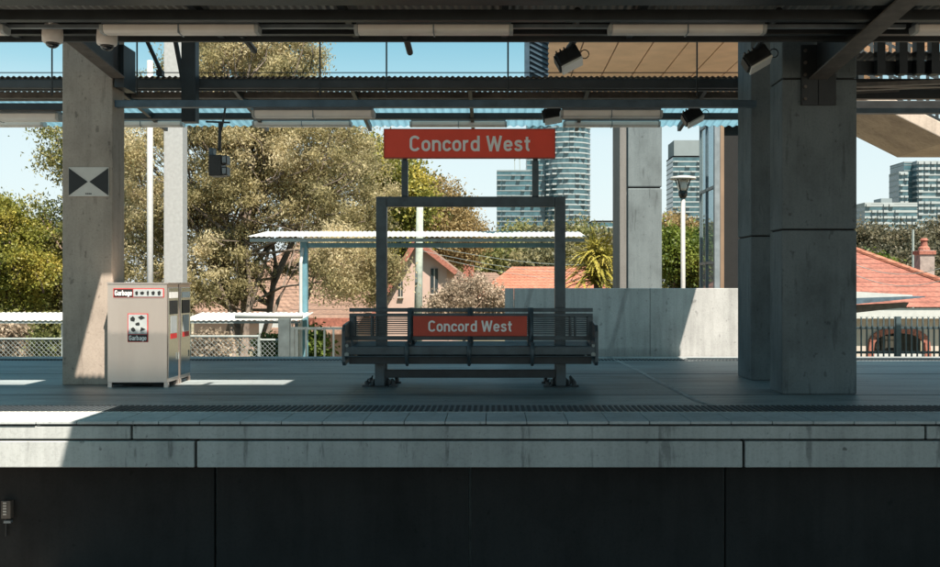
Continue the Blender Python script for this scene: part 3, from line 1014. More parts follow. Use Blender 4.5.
# ================================================================== CAR STOP MARKER ON THE COLUMN, BOX ON THE WALL
t = thing('marker_sign', 'black and white bow tie marker plate on the left concrete column', 'sign', (X(89, 12.09), 12.09, Z(181, 12.09)))
ax, bx_, cx_ = X(69, 12.09), X(108.5, 12.09), X(88.7, 12.09)
az, bz = Z(195.5, 12.09), Z(167, 12.09)
MB().box(ax - .004, bx_ + .004, 12.086, 12.099, az - .004, bz + .004).build('plate', M['sign_white'], t, bevel=.002)
cz = (az + bz) / 2
MB().prism([(ax, az + .006), (cx_ - .01, cz), (ax, bz - .006)], 'y', 12.083, 12.0855).build('triangle', M['sign_black'], t)
MB().prism([(bx_, az + .006), (bx_, bz - .006), (cx_ + .01, cz)], 'y', 12.083, 12.0855).build('triangle', M['sign_black'], t)
mb = MB()
for i in range(4):
    mb.box(cx_ - .036 + i * .019, cx_ - .036 + i * .019 + .014, 12.083, 12.0855, az + .020, az + .034)
mb.build('small_print', M['sign_black'], t)

t = thing('junction_box', 'small pale electrical box on the dark wall under the platform', 'electrical box', (X(7, 9.44), 9.44, Z(513, 9.44)))
MB().box(X(2, 9.4), X(11.5, 9.4), 9.38, 9.448, Z(518, 9.4), Z(500, 9.4)).build('case', M['steel_brown'], t, bevel=.006)
mb = MB()
for i in range(5):
    mb.box(X(3.2, 9.38), X(6.5, 9.38), 9.374, 9.379, Z(503.4 + i * 2.8, 9.38), Z(502 + i * 2.8, 9.38))
mb.build('terminal', M['sign_white'], t)
MB().box(X(3.5, 9.4), X(10.5, 9.4), 9.40, 9.448, Z(523, 9.4), Z(520.5, 9.4)).build('clamp', M['housing'], t)
MB().tube([(X(6, 9.42), 9.425, Z(518, 9.42)), (X(6, 9.42), 9.425, Z(536, 9.42))], .010, 6).build('conduit', M['steel'], t)

# ================================================================== RIGHT SIDE: PARAPET, LIFT TOWER, STAIR, CONCOURSE
t = thing('parapet_wall', 'pale concrete parapet wall behind the right end of the bench', 'wall', (3, 16.85, 0))
wx0, wx1 = X(505, 16.75), 5.75
mb = MB()
for a, b in ((wx0, X(514, 16.75) - .004), (X(514, 16.75) + .004, X(650, 16.75) - .003), (X(650, 16.75) + .003, wx1)):
    mb.box(a, b, 16.75, 16.95, -1.9, Z(287.8, 16.75))
mb.build('panel', M['parapet'], t, bevel=.008)

t = thing('lift_tower', 'glass sided lift tower with tan frame beside the half hidden column', 'lift', (4.6, 18.8, -1.8))
tx0 = X(714.5, 18.2)
MB().box(tx0, tx0 + .10, 18.2, 18.3, -1.8, 4.44).build('jamb', M['housing'], t, bevel=.008)
MB().box(tx0 + .104, tx0 + .17, 18.2, 18.34, -1.8, Z(123.5, 18.2)).build('frame', M['tan_frame'], t)
MB().box(tx0 + .104, 6.0, 18.2, 18.34, Z(123, 18.2), Z(117, 18.2)).build('frame', M['tan_frame'], t)
MB().box(tx0 + .175, 5.4, 18.30, 18.36, -1.8, Z(123.5, 18.2)).build('door', M['black'], t)
MB().box(tx0 + .104, 6.0, 18.22, 18.32, Z(116.5, 18.2), 4.44).build('upper_panel', M['tan_frame'], t)
MB().box(tx0 + .02, tx0 + .035, 18.31, 19.5, -1.8, 4.44).build('glass_side', M['glass_lift'], t)
MB().box(tx0, tx0 + .06, 19.5, 19.56, -1.8, 4.44).build('mullion', M['white_metal'], t)
MB().box(tx0, tx0 + .05, 18.95, 18.99, -1.8, 4.44).build('mullion', M['housing'], t)
for z in (.2, 1.55, 2.9, 4.1):
    MB().box(tx0 + .0, tx0 + .05, 18.31, 19.49, z, z + .05).build('transom', M['housing'], t)
MB().box(tx0 + 1.7, 6.0, 18.4, 19.5, -1.8, 4.44).build('shaft_wall', M['tan_frame'], t)

# stair flight seen from beneath
t = thing('concrete_stair', 'tan concrete stair flight seen from below, right of the nearest column', 'stair', (8.6, 20.7, 3.9))
sx, sz = X(897, 22), Z(157, 22)
prof = [(5.7, sz + .5 * (sx - 5.7)), (sx, sz), (13, sz), (13, sz + .25), (sx, sz + .3), (5.7, sz + .3 + .5 * (sx - 5.7))]
MB().prism(prof, 'y', 19.5, 22.0).build('flight', M['stair'], t, bevel=.02)


def perforated(mb, x0, x1, zf, y, h, pitch=.17, bar=.028):
    """screen sheared to follow the stair: crossing bars leave square holes"""
    n = int((x1 - x0) / pitch)
    for i in range(n + 1):
        x = x0 + (x1 - x0) * i / n
        z = zf(x)
        mb.box(x - bar, x + bar, y - .012, y + .012, z, z + h)
    m = int(h / pitch)
    for j in range(m + 1):
        dz = h * j / m
        vs = []
        for x in (x0, x1):
            for yy in (y - .010, y + .010):
                vs += [(x, yy, zf(x) + dz - bar), (x, yy, zf(x) + dz + bar)]
        mb.add(vs, [(0, 1, 3, 2), (4, 6, 7, 5), (0, 4, 5, 1), (2, 3, 7, 6), (0, 2, 6, 4), (1, 5, 7, 3)])


def zf(x): return sz + .34 + .5 * max(0.0, sx - x)


for (a, b) in ((5.75, 6.9), (7.0, sx - .02), (sx + .02, 10.2), (10.3, 11.7)):
    mb = MB()
    perforated(mb, a, b, zf, 19.55, 1.15)
    mb.build('perforated_screen', M['steel'], t)
for x in (5.7, 6.95, sx, 10.25):
    MB().box(x - .05, x + .05, 19.48, 19.56, zf(x) - .2, zf(x) + 1.35).build('screen_post', M['steel'], t)

# small side canopy at the right edge
cc = thing('platform_canopy', 'dark slatted canopy section right of the nearest column', 'canopy', (6.5, 14, 3.6))
for (ya, pa, pb) in ((12.6, 60, 73), (12.9, 78, 86), (13.6, 89, 98), (14.4, 100, 109)):
    MB().box(4.02, 10, ya, ya + .1, Z(pb, ya), Z(pa, ya)).build('purlin', M['steel'], cc, bevel=.006)
for px in (880, 902, 919, 934):
    MB().box(X(px - 4, 12.5), X(px + 4, 12.5), 12.45, 12.58, Z(74, 12.5), 5.0).build('hanger', M['steel'], cc)
for i in range(4):
    y0 = 12.75 + i * .42
    MB().bar((4.05, y0, Z(86 + i * 4, y0)), (9.5, y0 + .25, Z(66 + i * 4, y0)), .10, .05).build('slat', M['steel_brown'], cc)
MB().corrugated(4.02, 10, (12.5, 4.02), (12.9, 4.0)).build('roof_sheet', M['roof'], cc, recalc=False)

# concourse building beyond, tan underside
t = thing('concourse_building', 'concourse with tan board soffit and blue clad left end', 'building', (5, 25, 6.4))
sx0, sx1 = X(548.5, 22), 9.6
zS = Z(41, 22) - .02
mb = MB()
p = .75
x = sx0
while x < sx1:
    mb.box(x + .016, min(x + p, sx1) - .016, 21.2, 28.9, zS, zS + .05)
    x += p
mb.build('soffit', M['soffit'], t)
MB().box(sx0 + .01, sx1, 21.2, 28.9, zS + .052, zS + 2.6).build('wall', M['clad_blue'], t)
mb = MB()
mb.box(X(525, 21.6), X(529, 21.6), 21.3, 22.1, Z(98, 21.6), zS + 2.6)
mb.box(X(529.2, 21.6), sx0 - .03, 21.6, 22.1, Z(98, 21.6), zS + 2.6)
mb.build('end_post', M['clad_blue'], t)
mb = MB()
for i in range(8):
    z = Z(80 - i * 5.2, 21.6)
    mb.bar((X(530, 21.55), 21.55, z + .2), (sx0 - .02, 21.55, z), .05, .04)
mb.build('louvre', M['clad_blue'], t)

# white column and mast behind the bin
t = thing('white_column', 'rough white painted column rising behind the garbage bin', 'column', (X(173, 18), 18, -1.8))
MB().box(X(163.5, 18), X(182.5, 18), 18, 18.3, -1.8, 6.2).build('shaft', M['white_rough'], t, bevel=.02)
MB().tube([(X(150, 17.6), 17.6, -1.8), (X(150, 17.6), 17.6, Z(60, 17.6))], .05, 12).build('mast', M['white_rough'], None, at=(X(150, 17.6), 17.6, -1.8), smooth=True)
tag(bpy.data.objects['mast'], 'slim white mast between the left column and the white column', 'mast')

# lamp post
t = thing('street_lamp', 'slim white street lamp with flat disc head and inverted cone', 'lamp', (X(683, 21.6), 21.6, -1.8))
lxp = X(683, 21.6)
MB().tube([(lxp, 21.6, -1.8), (lxp, 21.6, Z(196, 21.6))], [.055, .045], 12).build('pole', M['white_rough'], t, smooth=True)
hz = Z(178, 21.6)
MB().lathe([(.05, -.42), (.09, -.36), (.10, -.28), (.06, -.24)], (lxp, 21.6, hz), 16).build('collar', M['black_plastic'], t, smooth=True)
mb = MB()
for k in range(4):
    a = R(45 + 90 * k)
    mb.tube([(lxp + .07 * math.cos(a), 21.6 + .07 * math.sin(a), hz - .3), (lxp + .20 * math.cos(a), 21.6 + .20 * math.sin(a), hz)], .014, 6)
mb.build('arm', M['steel'], t)
MB().lathe([(.27, -.02), (.275, 0), (.26, .03), (.1, .06)], (lxp, 21.6, hz), 24).build('lamp_shade', M['white_metal'], t, smooth=True)
MB().lathe([(.09, -.26), (.12, -.18), (.12, -.05), (.08, -.022)], (lxp, 21.6, hz), 16).build('lamp_globe', M['lens'], t, smooth=True)

# ================================================================== SHELTER, LOW WALKWAY ROOFS, FENCES
SY = 21.5
t = thing('walkway_shelter', 'long white corrugated shelter roof on teal posts behind the bench', 'shelter', (X(417, SY), SY, -1.8))
MB().corrugated(X(247, SY), X(587, SY), (SY, Z(236, SY)), (SY + 1.9, Z(231, SY) + .10), .11, .009).build('roof_sheet', M['white_metal'], t, recalc=False)
MB().box(X(249, SY), X(585, SY), SY + .06, SY + .16, Z(241, SY), Z(237.6, SY)).build('fascia', M['wire'], t)
MB().box(X(303, SY), X(556, SY), SY + .3, SY + .42, Z(246.5, SY), Z(241.8, SY)).build('beam', M['teal_post'], t)
for px, mt in ((301, 'teal_post'), (559, 'teal_post')):
    MB().box(X(px - 3.6, SY), X(px + 3.6, SY), SY + .28, SY + .44, -1.8, Z(240, SY)).build('post', M[mt], t, bevel=.01)
MB().tube([(X(299, SY), SY + .2, -1.6), (X(299, SY), SY + .2, Z(262, SY)), (X(300.5, SY), SY + .3, Z(247, SY))], .035, 8).build('downpipe', M['white_metal'], t)

LY = 20.2
for (a, b, lab) in ((-90, 66, 'low white corrugated walkway roof left of the concrete column'), (180, 300, 'low white corrugated walkway roof right of the bin')):
    t = thing('walkway_roof', lab, 'walkway roof', (X((a + b) / 2, LY), LY, -1.8))
    MB().corrugated(X(a, LY), X(b, LY), (LY, Z(320, LY)), (LY + 1.5, Z(313, LY + 1.5) + .02), .11, .009).build('roof_sheet', M['white_metal'], t, recalc=False)
    MB().box(X(a, LY), X(b, LY), LY + .02, LY + .10, Z(323, LY), Z(320.8, LY)).build('edge_beam', M['wire'], t)
    for px in (a + 8, b - 4):
        MB().box(X(px - 1.6, LY), X(px + 1.6, LY), LY + .03, LY + .11, -1.8, Z(323, LY)).build('post', M['fence_grey'], t)
MB().tube([(X(236, LY), LY - .05, Z(315.5, LY)), (X(303, LY), LY - .05, Z(315.5, LY))], .05, 10).build('handrail_pipe', M['white_metal'], None, at=(X(270, LY), LY, -1.8), smooth=True)
tag(bpy.data.objects['handrail_pipe'], 'thick white pipe running from the low roof to the shelter post', 'pipe')


def chainlink(label, a, b, Y, pt, grp=None):
    t = thing('chain_link_fence', label, 'fence', (X((a + b) / 2, Y), Y, -1.8))
    x0, x1, z1 = X(a, Y), X(b, Y), Z(pt, Y)
    z0 = z1 - 1.5
    mb = MB()
    p = .085
    H = z1 - z0
    x = x0 - H
    while x < x1:
        for s in (1, -1):
            xa, xb = (x, x + H) if s == 1 else (x + H, x)
            za, zb = z0, z1
            lo, hi = x0, x1
            def clip(xa, za, xb, zb):
                pts = []
                for t_ in (0, 1):
                    pass
                t0, t1 = 0.0, 1.0
                dx = xb - xa
                for lim, sg in ((lo, 1), (hi, -1)):
                    q = (lim - xa) / dx
                    if dx * sg > 0: t0 = max(t0, q)
                    else: t1 = min(t1, q)
                if t0 >= t1: return None
                return (xa + dx * t0, za + (zb - za) * t0, xa + dx * t1, za + (zb - za) * t1)
            c = clip(xa, za, xb, zb)
            if c:
                mb.tube([(c[0], Y + .004 * s, c[1]), (c[2], Y + .004 * s, c[3])], .0045, 4, False)
        x += p
    mb.build('wire_mesh', M['wire'], t, recalc=False)
    MB().tube([(x0, Y, z1), (x1, Y, z1)], .022, 8).build('top_rail', M['wire'], t)
    n = max(1, round((x1 - x0) / 1.4))
    for i in range(n + 1):
        xx = x0 + (x1 - x0) * i / n
        MB().tube([(xx, Y + .02, -1.8), (xx, Y + .02, z1 + .03)], .026, 8).build('post', M['wire'], t)
    return t


chainlink('chain link fence at the left edge, left of the column', -40, 62, 18.4, 338.5)
chainlink('chain link fence between the bin and the bar fence', 180, 258.5, 18.4, 336.0)
chainlink('short lower chain link fence joining the bar fence', 259.5, 280, 18.6, 339.5)


def bar_fence(label, a, b, Y, pt, pitch, bw, mat, post_px, rails, spikes):
    t = thing('bar_fence', label, 'fence', (X((a + b) / 2, Y), Y, -1.8))
    z1 = Z(pt, Y)
    x0, x1 = X(a, Y), X(b, Y)
    n = int((x1 - x0) / pitch)
    for i in range(n + 1):
        x = x0 + pitch * i
        mb = MB()
        if spikes:
            mb.prism([(x - bw, -1.8), (x + bw, -1.8), (x + bw, z1 - .06), (x + bw * .7, z1 - .04), (x + bw * 1.3, z1), (x, z1 - .03), (x - bw * 1.3, z1), (x - bw * .7, z1 - .04), (x - bw, z1 - .06)], 'y', Y - .012, Y + .012)
        else:
            mb.box(x - bw, x + bw, Y - .012, Y + .012, -1.8, z1)
        mb.build('bar', mat, t)
    for r in rails:
        MB().box(x0, x1, Y + .013, Y + .05, Z(r + 1.2, Y), Z(r - 1.2, Y)).build('rail', mat, t)
    for px in post_px:
        MB().box(X(px - 2.4, Y), X(px + 2.4, Y), Y - .04, Y + .06, -1.8, z1 + .0).build('post', mat, t)
    return t


bar_fence('grey bar fence beside the teal shelter post', 288, 352, 18.6, 326.5, .165, .016, M['fence_grey'], (292, 345), (328,), False)
t = tag(MB().box(X(279, 18.5), X(290, 18.5), 18.42, 18.6, -1.8, Z(318, 18.5)).build('fence_pillar', M['fence_grey'], at=(X(285, 18.5), 18.5, -1.8), bevel=.01), 'grey square pillar where chain link meets bar fence', 'pillar')
bar_fence('dark spiked palisade fence in front of the orange roofed house', 850, 965, 24.0, 316.0, .131, .018, M['fence_dark'], (898, 956), (327.5, 352), True)

# blue bin lid beyond and timber pole, wires
t = thing('utility_pole', 'weathered pale green utility pole before the pink gable', 'pole', (X(419, 40), 40, -1.8))
MB().tube([(X(417.5, 40), 40, -1.8), (X(420, 40), 40, Z(200, 40))], [.17, .13], 10).build('shaft', M['pole_green'], t, smooth=True)
MB().box(X(415.5, 40), X(418, 40), 39.78, 39.9, Z(282, 40), Z(271, 40)).build('meter_box', M['fence_grey'], t)
for lab, a, b in (('upper sagging power wire crossing behind the shelter', (420, 244, 40), (640, 263, 46)),
                  ('middle sagging power wire crossing behind the shelter', (420, 250, 40), (640, 272, 46)),
                  ('lower sagging power wire crossing behind the shelter', (440, 258, 40), (640, 279, 46)),
                  ('power wire crossing in front of the chimney', (840, 268, 27), (960, 275, 25)),
                  ('higher power wire left of the chimney top', (840, 258, 27), (960, 262, 25))):
    A = Vector((X(a[0], a[2]), a[2], Z(a[1], a[2])))
    B = Vector((X(b[0], b[2]), b[2], Z(b[1], b[2])))
    pts = [A.lerp(B, i / 12) - Vector((0, 0, .35 * math.sin(math.pi * i / 12))) for i in range(13)]
    tag(MB().tube(pts, .009, 5).build('power_wire', M['wire'], at=A), lab, 'wire', 'overhead wires')

# ================================================================== HOUSES


def roof_hip(mb, x0, x1, y0, y1, ze, zr, rx0, rx1, ry):
    """hip roof over x0..x1,y0..y1 at eave ze, ridge from rx0 to rx1 at (ry, zr)"""
    vs = [(x0, y0, ze), (x1, y0, ze), (x1, y1, ze), (x0, y1, ze), (rx0, ry, zr), (rx1, ry, zr)]
    mb.add(vs, [(0, 1, 5, 4), (1, 2, 5), (2, 3, 4, 5), (3, 0, 4), (0, 3, 2, 1)])


# pink gable house
HY = 46.0
t = thing('house', 'pink gabled house with pale tiled roof behind the shelter', 'house', (X(400, HY), HY + 4, -1.8))
MB().box(X(190, HY), X(452, HY), HY + .6, HY + 11, -1.8, Z(303, HY)).build('wall', M['pink'], t)
gx0, gx1, gxa = X(383, HY), X(452, HY), X(419, HY)
ge, gp = Z(308, HY), Z(241, HY)
gy = HY - 1.6
ge2 = Z(268, HY)
MB().prism([(gx0 + .1, -1.8), (gx1 - .15, -1.8), (gx1 - .15, ge2), (gxa + .0, gp - .12), (gx0 + .1, ge)], 'y', gy, gy + 8).build('gable', M['pink'], t)
gb = [o for o in t.children if o.name.startswith('gable')][0]
rf = MB()
for (xa, za), (xb, zb) in (((gx0 - .25, ge - .25), (gxa + .02, gp + .05)), ((gx1 + .25, ge2 - .12), (gxa - .02, gp + .05))):
    rf.prism([(xa, za), (xb, zb), (xb, zb - .22), (xa, za - .22)], 'y', gy - .35, gy + 8.5)
rf.build('roof', M['tile_pale'], t)
roof_m = MB()
roof_hip(roof_m, X(180, HY), gxa + .3, HY - .2, HY + 12, Z(312, HY), Z(224, HY + 5), X(330, HY + 5), X(417, HY + 5), HY + 5)
roof_m.build('roof', M['tile_pale'], t)
mb = MB()
mb.bar((gx0 - .27, gy - .36, ge - .36), (gxa, gy - .36, gp - .05), .06, .22)
mb.bar((gx1 + .27, gy - .36, ge2 - .22), (gxa, gy - .36, gp - .05), .06, .2)
mb.build('barge_board', M['brick_red'], t)
for (a, b, c, d) in ((402, 406, 277, 296), (433, 440, 268, 293)):
    w = MB().box(X(a, HY), X(b, HY), gy - .05, gy - .003, Z(d, gy), Z(c, gy)).build('window', M['glass_dark'], gb)
    f = MB()
    f.box(X(a - .8, HY), X(b + .8, HY), gy - .12, gy - .004, Z(d + 1.6, gy), Z(d + .2, gy))
    f.box(X((a + b) / 2 - .3, HY), X((a + b) / 2 + .3, HY), gy - .07, gy - .052, Z(d, gy), Z(c, gy))
    f.build('sill', M['cream'], w)
MB().box(X(445, HY), X(452, HY), gy - .25, gy - .003, Z(296, gy), Z(292, gy)).build('awning', M['brick_red'], gb)
# lower front verandah roof of that house
LYv = 38.0
mb = MB()
mb.prism([(LYv, Z(330, LYv)), (LYv + 5, Z(304, LYv + 5)), (LYv + 5, Z(304, LYv + 5) - .15), (LYv, Z(330, LYv) - .15)], 'x', X(268, LYv), X(352, LYv))
mb.build('verandah_roof', M['tile_pale'], t)
MB().box(X(312, LYv), X(360, LYv), LYv - 2.4, LYv - 2.3, Z(326, LYv - 2.4), Z(317.5, LYv - 2.4)).build('verandah_fascia', M['brick_red'], t)
MB().box(X(318, LYv), X(345, LYv), LYv + 1, LYv + 1.1, -1.8, Z(326, LYv)).build('verandah_wall', M['pink'], t)
MB().box(X(256, LYv), X(283, LYv), LYv + .5, LYv + .6, -1.8, Z(312, LYv)).build('shed_wall', M['sign_pale'], t)

# two tiled roofs behind the parapet
H2 = 58.0
t = thing('house', 'house with broad orange hip roof showing behind the shelter post', 'house', (X(540, H2), H2 + 4, -1.8))
MB().box(X(474, H2), X(612, H2), H2 + .5, H2 + 8, -1.8, Z(301, H2)).build('wall', M['cream'], t)
m_ = MB()
roof_hip(m_, X(464, H2), X(622, H2), H2, H2 + 9, Z(303, H2), Z(266, H2 + 4), X(512, H2 + 4), X(588, H2 + 4), H2 + 4)
m_.build('roof', M['tile_orange'], t)
H3 = 66.0
t = thing('house', 'small distant house with red chimney between shrub and orange roof', 'house', (X(470, H3), H3, -1.8))
MB().box(X(448, H3), X(500, H3), H3 + .4, H3 + 7, -1.8, Z(283, H3)).build('wall', M['pink'], t)
m_ = MB()
roof_hip(m_, X(440, H3), X(512, H3), H3, H3 + 8, Z(284, H3), Z(272, H3 + 4), X(460, H3 + 4), X(496, H3 + 4), H3 + 4)
m_.build('roof', M['tile_pale'], t)
MB().box(X(463, H3), X(473.5, H3), H3 + 1.0, H3 + 1.8, Z(284, H3), Z(263.5, H3)).build('chimney', M['brick_red'], t)

# right hand house
H4 = 33.0
t = thing('house', 'cream house with red hip roof and brick arched porch behind the palisade', 'house', (X(900, H4), H4 + 4, -1.8))
wz = Z(309, H4)
ax0, ax1 = X(870, H4), X(927, H4)
wl = MB()
wl.box(X(800, H4), ax0, H4, H4 + .3, -1.8, wz)
wl.box(ax1, X(1010, H4), H4, H4 + .3, -1.8, wz)
arch = []
atop = Z(331, H4)
for i in range(13):
    a = math.pi * i / 12
    arch.append(((ax0 + ax1) / 2 - (ax1 - ax0) / 2 * math.cos(a), Z(352, H4) + (atop - Z(352, H4)) * math.sin(a) ** .6))
wl.prism([(ax0, wz), (ax1, wz)] + arch[::-1], 'y', H4, H4 + .3)
wl.build('wall', M['cream'], t)
br = MB()
for (p0, p1) in zip(arch, arch[1:]):
    br.bar((p0[0], H4 - .02, p0[1] + .05), (p1[0], H4 - .02, p1[1] + .05), .16, .20)
br.bar((ax0, H4 - .02, arch[0][1]), (ax0, H4 - .02, -1.8), .2, .16)
br.bar((ax1, H4 - .02, arch[0][1]), (ax1, H4 - .02, -1.8), .2, .16)
br.build('brick_arch', M['brick_red'], t)
MB().box(X(860, H4), X(940, H4), H4 + 1.5, H4 + 1.7, -1.8, wz).build('porch_back_wall', M['fence_grey'], t)
w = MB().box(X(884, H4), X(918, H4), H4 + 1.42, H4 + 1.49, Z(352, H4), Z(333, H4)).build('window', M['glass_dark'], t)
mb = MB()
for px in (891, 897.5, 904.5, 911):
    mb.box(X(px - .35, H4), X(px + .35, H4), H4 + 1.36, H4 + 1.415, Z(352, H4), Z(333, H4))
mb.box(X(884, H4), X(918, H4), H4 + 1.36, H4 + 1.415, Z(342.6, H4), Z(341.9, H4))
mb.build('frame', M['fence_grey'], w)
MB().box(X(902, H4), X(912, H4), H4 + 1.40, H4 + 1.418, Z(350, H4), Z(338, H4)).build('curtain', M['letter'], w)
MB().box(X(872, H4), X(924, H4), H4 - .06, H4 + .2, Z(358, H4), Z(353.6, H4)).build('porch_sill', M['white_metal'], t)
MB().box(X(796, H4), X(1014, H4), H4 - .45, H4 - .3, Z(318, H4 - .4), Z(307.5, H4 - .4)).build('eave_fascia', M['white_metal'], t)
MB().box(X(796, H4), X(1014, H4), H4 - .28, H4 + .1, Z(318.4, H4), Z(317.2, H4)).build('eave_soffit', M['cream'], t)
m_ = MB()
rx = X(846, H4 + 4)
roof_hip(m_, X(690, H4), X(965, H4) + 1.2, H4 - .5, H4 + 8, Z(306.6, H4 - .5), Z(248, H4 + 3.6), X(770, H4 + 3.6), rx, H4 + 3.6)
m_.build('roof', M['tile_red'], t)
cap = MB()
cap.tube([(rx, H4 + 3.6, Z(248, H4 + 3.6) + .03), (X(965, H4) + 1.2, H4 - .5, Z(306.6, H4 - .5) + .05)], .10, 8)
cap.build('hip_capping', M['tile_orange'], t)
ch = MB()
cxm = X(924, H4 + 5)
ch.box(cxm - .27, cxm + .27, H4 + 4.7, H4 + 5.25, -.5, Z(250, H4 + 5))
ch.build('chimney', M['chimney'], t, bevel=.01)
chm = [o for o in t.children if o.name.startswith('chimney')][0]
MB().box(cxm - .31, cxm + .31, H4 + 4.66, H4 + 5.29, Z(254, H4 + 5), Z(250.5, H4 + 5)).build('chimney_band', M['brick_red'], chm)
MB().lathe([(.22, 0), (.20, .10), (.13, .16), (.11, .34), (.15, .38), (.10, .46)], (cxm, H4 + 5, Z(250, H4 + 5)), 12).build('chimney_pot', M['brick_red'], chm)
# carport awning in front of that house
t = thing('carport', 'flat white carport roof with dark blue edge before the red roof', 'carport', (X(870, 28), 28, -1.8))
MB().prism([(X(800, 28), Z(306, 28)), (X(850, 28), Z(303.5, 28)), (X(919, 28), Z(296.6, 28)), (X(919, 28), Z(295.6, 28)), (X(850, 28), Z(297.5, 28)), (X(800, 28), Z(298, 28))], 'y', 27.6, 31).build('roof_edge', M['steel_blue'], t)
MB().prism([(X(800, 28), Z(297.9, 28)), (X(850, 28), Z(297.4, 28)), (X(908, 28), Z(295.6, 28)), (X(908, 28), Z(294.2, 28)), (X(800, 28), Z(288, 28))], 'y', 27.7, 31).build('roof_sheet', M['white_metal'], t)
MB().prism([(X(800, 28), Z(316, 28)), (X(850, 28), Z(313, 28)), (X(906, 28), Z(306.8, 28)), (X(909, 28), Z(302, 28)), (X(850, 28), Z(305, 28)), (X(800, 28), Z(308, 28))], 'y', 28, 28.3).build('beam', M['steel_brown'], t)
MB().box(X(850, 28), X(853, 28), 28.05, 28.2, -1.8, Z(305, 28)).build('post', M['fence_grey'], t)

# ================================================================== TREES


def leaf_mesh(centers, L, W, droop, rng):
    n = len(centers)
    d = rng.normal(size=(n, 3))
    d[:, 2] -= droop
    d /= np.linalg.norm(d, axis=1)[:, None]
    r = rng.normal(size=(n, 3))
    w = np.cross(d, r)
    w /= np.linalg.norm(w, axis=1)[:, None]
    s = rng.uniform(.7, 1.35, n)[:, None]
    v = np.stack([centers - d * L / 2 * s, centers + w * W / 2 * s, centers + d * L / 2 * s, centers - w * W / 2 * s], 1)
    return v.reshape(-1, 3)


def crown_points(blobs, rng, sig, per):
    out, cl = [], []
    for (c, r, n) in blobs:
        c, r = np.array(c), np.array(r)
        u = rng.normal(size=(n, 3))
        u /= np.linalg.norm(u, axis=1)[:, None]
        rad = rng.uniform(.15, 1, n) ** .45
        lump = 1 + .22 * np.sin(u[:, 0] * 5 + c[0]) * np.cos(u[:, 2] * 6 + c[1]) + rng.normal(0, .07, n)
        pc = c + u * r * (rad * lump)[:, None]
        cl.append(pc)
        for p in pc:
            k = max(3, int(rng.normal(per, per * .35)))
            s = sig * rng.uniform(.6, 1.3)
            out.append(p + rng.normal(0, 1, (k, 3)) * np.array([s, s, s * .75]))
    return np.concatenate(out), np.concatenate(cl)


def tree(name, label, cat, base, blobs, leaf, mat, bark, sig=.35, per=40, trunk_r=.2, limbs=10, droop=.4, group=None, twigs=0, seed=1, stems=1):
    rng = np.random.default_rng(seed)
    t = thing(name, label, cat, base, group)
    pts, cl = crown_points(blobs, rng, sig, per)
    vs = leaf_mesh(pts, leaf[0], leaf[1], droop, rng)
    me = bpy.data.meshes.new('crown')
    n = len(vs) // 4
    me.vertices.add(len(vs))
    me.vertices.foreach_set('co', (vs - np.array(base)).ravel())
    me.loops.add(4 * n)
    me.loops.foreach_set('vertex_index', np.arange(4 * n))
    me.polygons.add(n)
    me.polygons.foreach_set('loop_start', np.arange(0, 4 * n, 4))
    me.update(calc_edges=True)
    me.validate()
    me.materials.append(M[mat])
    o = bpy.data.objects.new('crown', me)
    sc.collection.objects.link(o)
    o.parent = t
    BASE[o.name] = Vector(base)
    if limbs:
        tr = MB()
        bz = Vector(base)
        mean = Vector(np.average(cl, axis=0))
        for s in range(stems):
            off = Vector((rng.normal(0, .25), rng.normal(0, .2), 0)) * (1 if stems > 1 else 0)
            tgt = mean + Vector((rng.normal(0, 1.2), rng.normal(0, .5), 0)) * (1 if stems > 1 else .2)
            fork = (bz + off).lerp(tgt, rng.uniform(.45, .7))
            mid = (bz + off).lerp(fork, .5) + Vector((rng.normal(0, .12), rng.normal(0, .12), 0))
            tr.tube([bz + off - Vector((0, 0, .1)), bz + off + Vector((0, 0, .5)), mid, fork], [trunk_r * 1.25, trunk_r, trunk_r * .8, trunk_r * .6], 9)
            for i in range(limbs):
                e = Vector(cl[rng.integers(len(cl))])
                st = mid.lerp(fork, rng.uniform(.2, 1.0))
                m1 = st.lerp(e, .5) + Vector((rng.normal(0, .25), rng.normal(0, .25), rng.normal(.1, .25)))
                tr.tube([st, m1, e], [trunk_r * .42, trunk_r * .26, trunk_r * .07], 6)
                for q in range(2):
                    e2 = Vector(cl[rng.integers(len(cl))])
                    if (e2 - m1).length < (e - st).length * .9:
                        tr.tube([m1, m1.lerp(e2, .6) + Vector((0, 0, .1)), e2], [trunk_r * .18, trunk_r * .1, trunk_r * .04], 5)
        low = mean - Vector((0, 0, 1.5))
        for i in range(twigs):
            e = Vector(cl[rng.integers(len(cl))])
            st = e.lerp(low, rng.uniform(.15, .35)) + Vector((rng.normal(0, .3), rng.normal(0, .3), -.3))
            m1 = st.lerp(e, .5) + Vector((rng.normal(0, .12), rng.normal(0, .12), rng.normal(0, .12)))
            tr.tube([st, m1, e + Vector((0, 0, .15))], [rng.uniform(.018, .04), .018, .006], 4, False)
        tr.build('trunk', M[bark], t, recalc=False, smooth=True)
    return t


def B(px, py, Y, rx, ry, rz, n, dy=0):
    """crown lobe: photo position at depth Y, radii in photo pixels"""
    s = Y / F
    return ((X(px, Y), Y + dy, Z(py, Y)), (rx * s, ry, rz * s), n)


